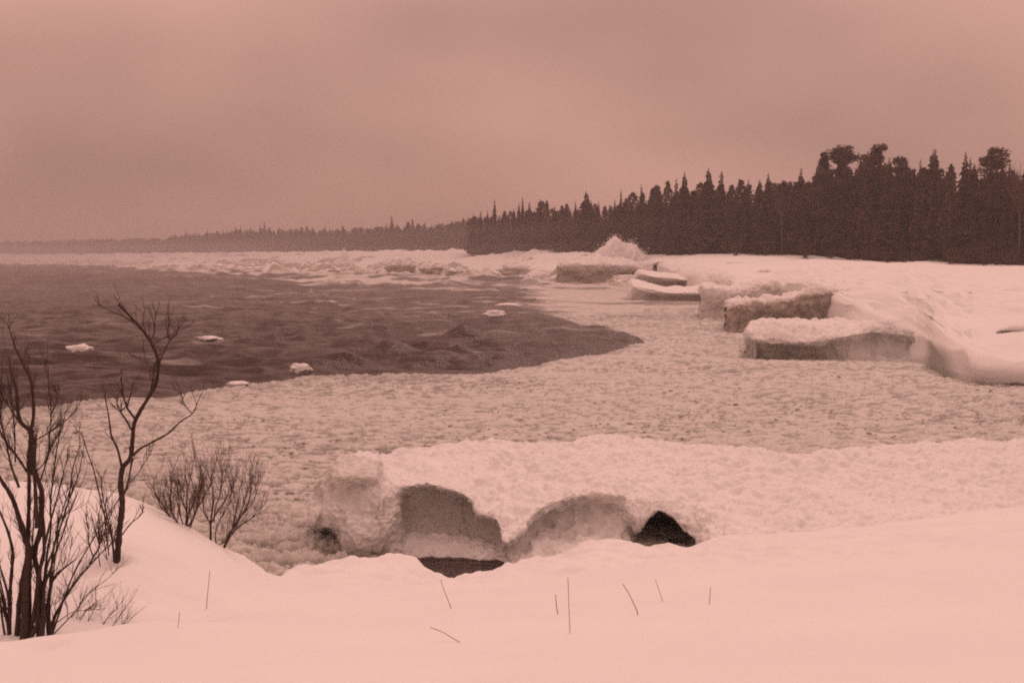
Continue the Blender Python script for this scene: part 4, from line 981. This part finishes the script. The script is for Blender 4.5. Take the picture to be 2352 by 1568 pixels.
# low twiggy brush leaning out to the right of the clump foot
brush = empty('brush', (0, 0, 0)); tag(brush, 'low tangle of thin leaning twigs at the right foot of the big dark shrub', 'shrub')
for pts, w0 in [([(410, 1340), (590, 1150), (700, 1000), (850, 890), (935, 795)], 2.6), ([(430, 1100), (550, 970), (640, 840), (700, 740)], 1.8), ([(430, 1250), (600, 1150), (720, 1140), (820, 1125)], 2),
            ([(520, 1330), (560, 1200), (640, 1080)], 3), ([(520, 1330), (530, 1180), (500, 1040), (440, 960)], 2.4), ([(600, 1325), (640, 1200), (740, 1080)], 2.4), ([(780, 1310), (830, 1220), (860, 1180)], 3.2), ([(860, 1305), (920, 1210), (995, 1105)], 2.2),
            ([(900, 1300), (980, 1250), (1025, 1210)], 1.2), ([(700, 1320), (690, 1240), (740, 1130), (760, 1060)], 2), ([(430, 900), (480, 700), (560, 500)], 1.6), ([(430, 900), (530, 760), (560, 640), (590, 590)], 1.6),
            ([(405, 480), (520, 390), (640, 330), (705, 285)], 1.6), ([(405, 330), (480, 250), (570, 150)], 1.4), ([(640, 1320), (600, 1230), (610, 1150), (660, 1060)], 2.2), ([(560, 1330), (700, 1250), (780, 1230)], 1.6)]:
    vp = [c2(*p) for p in pts]; dB = d0 + 0.35 if pts[0][0] > 450 else d0 + 0.1
    m = MB(); Q = stick(m, vp, dB, 0.1, w0 * px2m(d0) * 0.62, 0.0012, 5)
    o = m.build('stem', M_TWIG, brush, smooth=True)
    m = MB(); twigs(m, Q, 7, 0.13, 0.0016, rs, 0.25, 0.6, 1, 0.3); m.build('twigs', M_TWIG, o)

# thin bare tree
bp = hit_bank(269, 1292); dt = bp[1]
tr = empty('bare_sapling', (0, 0, 0)); tag(tr, 'thin crooked leafless tree standing on the left snow mound, in front of the dark water', 'tree')
def vseq(*a): return [(a[i], a[i + 1]) for i in range(0, len(a), 2)]
m = MB(); Q = stick(m, vseq(268, 1305, 271, 1260, 275, 1212, 281, 1154, 277, 1110, 281, 1075, 299, 1052, 305, 1002, 308, 973, 316, 955, 340, 914, 358, 882, 364, 835, 351, 794, 328, 759, 305, 733, 272, 699), dt, 0.1, 0.026, 0.0085, 8, 0.3, power=0.75)
trunk = m.build('trunk', M_BARK, tr, smooth=True)
m = MB(); twigs(m, Q, 9, 0.20, 0.0034, rs, 0.6, 0.5, 1, 0.3); m.build('twigs', M_BARK, trunk)
for pts, w0 in [(vseq(281, 1078, 271, 1034, 255, 996, 249, 952, 240, 905), 5.5), (vseq(305, 1046, 322, 1030, 346, 1017, 384, 996, 416, 967, 442, 949, 457, 917), 5),
                (vseq(304, 990, 290, 965, 278, 946, 288, 934, 291, 918), 4.5), (vseq(311, 962, 300, 948, 293, 938, 283, 908, 277, 867), 5), (vseq(292, 932, 299, 908, 305, 885), 4.5),
                (vseq(365, 838, 378, 805, 392, 780, 404, 768, 411, 738), 3.2), (vseq(347, 780, 354, 765, 356, 740, 359, 715), 3), (vseq(308, 738, 285, 727, 255, 715, 228, 700), 3.2),
                (vseq(357, 853, 335, 832, 308, 818), 2), (vseq(346, 905, 352, 870, 356, 838, 362, 826), 6), (vseq(277, 1150, 290, 1120, 299, 1080, 303, 1046), 5), (vseq(290, 1120, 318, 1085, 346, 1040), 2),
                (vseq(280, 1228, 302, 1200, 322, 1183, 331, 1163), 3), (vseq(442, 949, 432, 940, 420, 920, 425, 905), 1.8), (vseq(392, 780, 385, 760, 390, 745), 1.8), (vseq(278, 946, 270, 930, 268, 915), 3), (vseq(351, 794, 372, 778, 400, 772), 2)]:
    m = MB(); Q = stick(m, pts, dt + 0.03, rs.uniform(-0.3, 0.3), w0 * px2m(dt) * 0.62, 0.0030, 6, 0.3)
    o = m.build('branch', M_BARK, tr, smooth=True)
    m = MB(); twigs(m, Q, 4, 0.13, 0.003, rs, 0.35, 0.5, 1, 0.3); m.build('twigs', M_BARK, o)
# slim leaning stems beside it
sl = empty('slim_sapling', (0, 0, 0)); tag(sl, 'pair of slim leaning leafless shoots left of the thin crooked tree', 'sapling')
for pts, w0 in [(vseq(262, 1290, 258, 1242, 240, 1183, 226, 1125, 214, 1075, 200, 1035, 187, 993), 4.5), (vseq(264, 1292, 258, 1235, 244, 1175, 234, 1130, 232, 1090), 3.6), (vseq(250, 1275, 244, 1220, 240, 1180, 246, 1140), 3), (vseq(258, 1250, 268, 1215, 275, 1180), 1.6)]:
    m = MB(); Q = stick(m, pts, dt - 0.05, 0.1, w0 * px2m(dt) * 0.55, 0.003, 6); o = m.build('stem', M_BARK, sl, smooth=True)
    m = MB(); twigs(m, Q, 9, 0.14, 0.0024, rs, 0.1, 0.5, 1, 0.3); m.build('twigs', M_TWIG, o)
sh = empty('twiggy_shrub', (0, 0, 0)); tag(sh, 'small twiggy shrub on the snow between the dark clump and the thin crooked tree', 'shrub'); bq = hit_bank(205, 1302)
for pts, w0 in [(vseq(203, 1304, 214, 1278, 228, 1254, 222, 1230, 217, 1212, 209, 1180), 5), (vseq(214, 1278, 205, 1250, 202, 1215, 196, 1180), 3), (vseq(226, 1256, 238, 1225, 246, 1190), 3), (vseq(228, 1254, 225, 1200, 232, 1160), 2.4), (vseq(230, 1300, 226, 1262, 234, 1240), 2.4), (vseq(246, 1285, 240, 1250, 232, 1220), 2.4)]:
    m = MB(); Q = stick(m, pts, bq[1], 0.05, w0 * px2m(bq[1]) * 0.55, 0.0022, 5); o = m.build('stem', M_TWIG, sh, smooth=True)
    m = MB(); twigs(m, Q, 10, 0.15, 0.0024, rs, 0.15, 0.6, 1, 0.35); m.build('twigs', M_TWIG, o)
# two bushes on the mound's far slope
for label, base, stems_ in [
    ('left one of two dark spreading bushes behind the snow mound', (665, 1030),
     [[(665, 1060), (700, 850), (640, 640), (600, 520)], [(675, 1060), (760, 960), (860, 730), (960, 560), (980, 400)], [(660, 1050), (600, 860), (560, 640), (550, 430)], [(690, 1040), (740, 800), (830, 560), (800, 350), (740, 150)],
      [(655, 1040), (500, 900), (440, 650), (430, 400), (430, 180)], [(640, 1040), (480, 880), (360, 800)], [(600, 1000), (480, 930), (300, 640), (160, 480), (130, 420)], [(740, 1080), (800, 900), (900, 620), (930, 400), (1000, 250)], [(690, 1040), (690, 760), (700, 420), (690, 250)],
      [(420, 860), (260, 660), (215, 560)], [(850, 760), (870, 560), (930, 330), (960, 150)]]),
    ('right one of two dark spreading bushes behind the snow mound', (1090, 1240),
     [[(1085, 1280), (1085, 1000), (1110, 760), (1140, 560), (1100, 300), (1090, 150)], [(1300, 1370), (1400, 1140), (1520, 930), (1620, 810), (1760, 640), (1860, 400)], [(1095, 960), (1200, 760), (1320, 600), (1400, 410), (1440, 330)],
      [(1200, 1320), (1330, 1260), (1400, 1150)], [(1080, 960), (980, 780), (970, 560), (1050, 380)], [(1320, 1350), (1480, 1080), (1720, 900), (1900, 800)], [(1620, 810), (1720, 560), (1760, 300), (1780, 180)], [(1420, 1120), (1500, 800), (1540, 560), (1560, 400)],
      [(1140, 940), (1160, 700), (1240, 500), (1260, 250)], [(1520, 930), (1640, 620), (1700, 430)], [(1180, 1310), (1160, 1150), (1180, 1050), (1300, 800), (1520, 470)]])]:
    b = hit_bank(*c3(*base)); t = empty('bare_bush', (0, 0, 0)); tag(t, label, 'bush')
    for k, pts in enumerate(stems_):
        m = MB(); w0 = 6 if k < 2 else 3.4
        Q = stick(m, [c3(*p) for p in pts], b[1] + 0.1, rs.uniform(-0.4, 0.4), w0 * px2m(b[1]) * 0.5, 0.003, 5)
        o = m.build('stem', M_BARK if k < 2 else M_TWIG, t, smooth=True)
        m = MB(); twigs(m, Q, 13, 0.24, 0.0026, rs, 0.15, 0.45, 2, 0.4); m.build('twigs', M_TWIG, o)
# dry stems in the snow
for pts, w0, lab in [
    (vseq(1036, 1400, 1030, 1380, 1018, 1350, 1012, 1330), 2.2, 'long thin dry stem rising to the dark pool edge'),
    (vseq(1060, 1480, 1040, 1465, 1015, 1450, 988, 1440), 2.2, 'dry stem lying low and slanting left, nearest in the snow'),
    (vseq(1281, 1410, 1278, 1390, 1276, 1364), 3.0, 'short dark dry stem beside a taller hair-thin one'),
    (vseq(1309, 1455, 1307, 1400, 1305, 1340, 1304, 1325), 1.8, 'tall hair-thin upright dry stem beside the short dark one'),
    (vseq(1465, 1413, 1452, 1378, 1440, 1355, 1430, 1340), 2.8, 'dark dry stem bent to the left, right of the upright pair'),
    (vseq(1521, 1382, 1512, 1350, 1505, 1330), 1.6, 'faint thin dry stem right of the bent dark one'),
    (vseq(1629, 1388, 1631, 1365, 1632, 1348), 2.2, 'short reddish dry stem, last one towards the right'),
    (vseq(474, 1402, 478, 1350, 482, 1310), 2.2, 'lone thin dry stem on the left mound below the paired bushes'),
    (vseq(408, 1444, 411, 1422, 412, 1405), 1.2, 'tiny faint dry stem in the hollow right of the low brush')]:
    p = hit_bank(*pts[0]); m = MB(); pts = [(pts[0][0], pts[0][1] + 14)] + pts
    stick(m, pts, p[1], 0.05, w0 * px2m(p[1]) * 0.45, 0.0013 + w0 * 0.0003, 5); o = m.build('grass_stem', M_STRAW, smooth=True)
    tag(o, lab, 'dry stem', 'dry stems poking out of the foreground snow')

# ------------------------------------------------------------------ haze
HAZE = 0.00075
me = bpy.data.meshes.new('haze'); x0, x1, y0, y1, z0, z1 = -3100, 3100, -60, 3050, -2.5, 34
me.from_pydata([(x0, y0, z0), (x1, y0, z0), (x1, y1, z0), (x0, y1, z0), (x0, y0, z1), (x1, y0, z1), (x1, y1, z1), (x0, y1, z1)], [],
               [(0, 3, 2, 1), (4, 5, 6, 7), (0, 1, 5, 4), (1, 2, 6, 5), (2, 3, 7, 6), (3, 0, 4, 7)])
m = bpy.data.materials.new('haze_air'); m.use_nodes = True; t = m.node_tree; t.nodes.clear()
o_ = t.nodes.new('ShaderNodeOutputMaterial'); v = t.nodes.new('ShaderNodeVolumePrincipled')
v.inputs['Color'].default_value = (0.92, 0.84, 0.83, 1); v.inputs['Density'].default_value = HAZE; v.inputs['Anisotropy'].default_value = 0.2
t.links.new(v.outputs[0], o_.inputs['Volume']); me.materials.append(m)
o = bpy.data.objects.new('haze', me); COL.objects.link(o); tag(o, 'pale snowy haze over the lake and shore', kind='stuff')

def air(name, label, foot_, z0, z1, dens, col):
    n = len(foot_); me = bpy.data.meshes.new(name)
    me.from_pydata([(x, y, z0) for x, y in foot_] + [(x, y, z1) for x, y in foot_], [], [tuple(range(n))[::-1], tuple(range(n, 2 * n))] + [(i, (i + 1) % n, n + (i + 1) % n, n + i) for i in range(n)])
    m = bpy.data.materials.new(name); m.use_nodes = True; t = m.node_tree; t.nodes.clear()
    o_ = t.nodes.new('ShaderNodeOutputMaterial'); v = t.nodes.new('ShaderNodeVolumePrincipled')
    v.inputs['Color'].default_value = (*col, 1); v.inputs['Density'].default_value = dens; v.inputs['Anisotropy'].default_value = 0.2
    t.links.new(v.outputs[0], o_.inputs['Volume']); me.materials.append(m)
    o = bpy.data.objects.new(name, me); COL.objects.link(o); return tag(o, label, kind='stuff')
# snow and spray blown off the surf along the far shore
air('blowing_snow', 'thin veil of blowing snow and spray over the far surf', [(60, 215), (30, 330), (-60, 480), (-500, 1600), (-1500, 1600), (-1500, 700), (-160, 300)], -1.9, 14.0, 0.0009, (0.93, 0.86, 0.85))
air('blowing_snow', 'low drift of spray hugging the foot of the middle trees', [(58, 235), (22, 330), (-30, 385), (-120, 520), (-170, 500), (-60, 330), (30, 240)], -1.7, 9.0, 0.0010, (0.94, 0.87, 0.86))
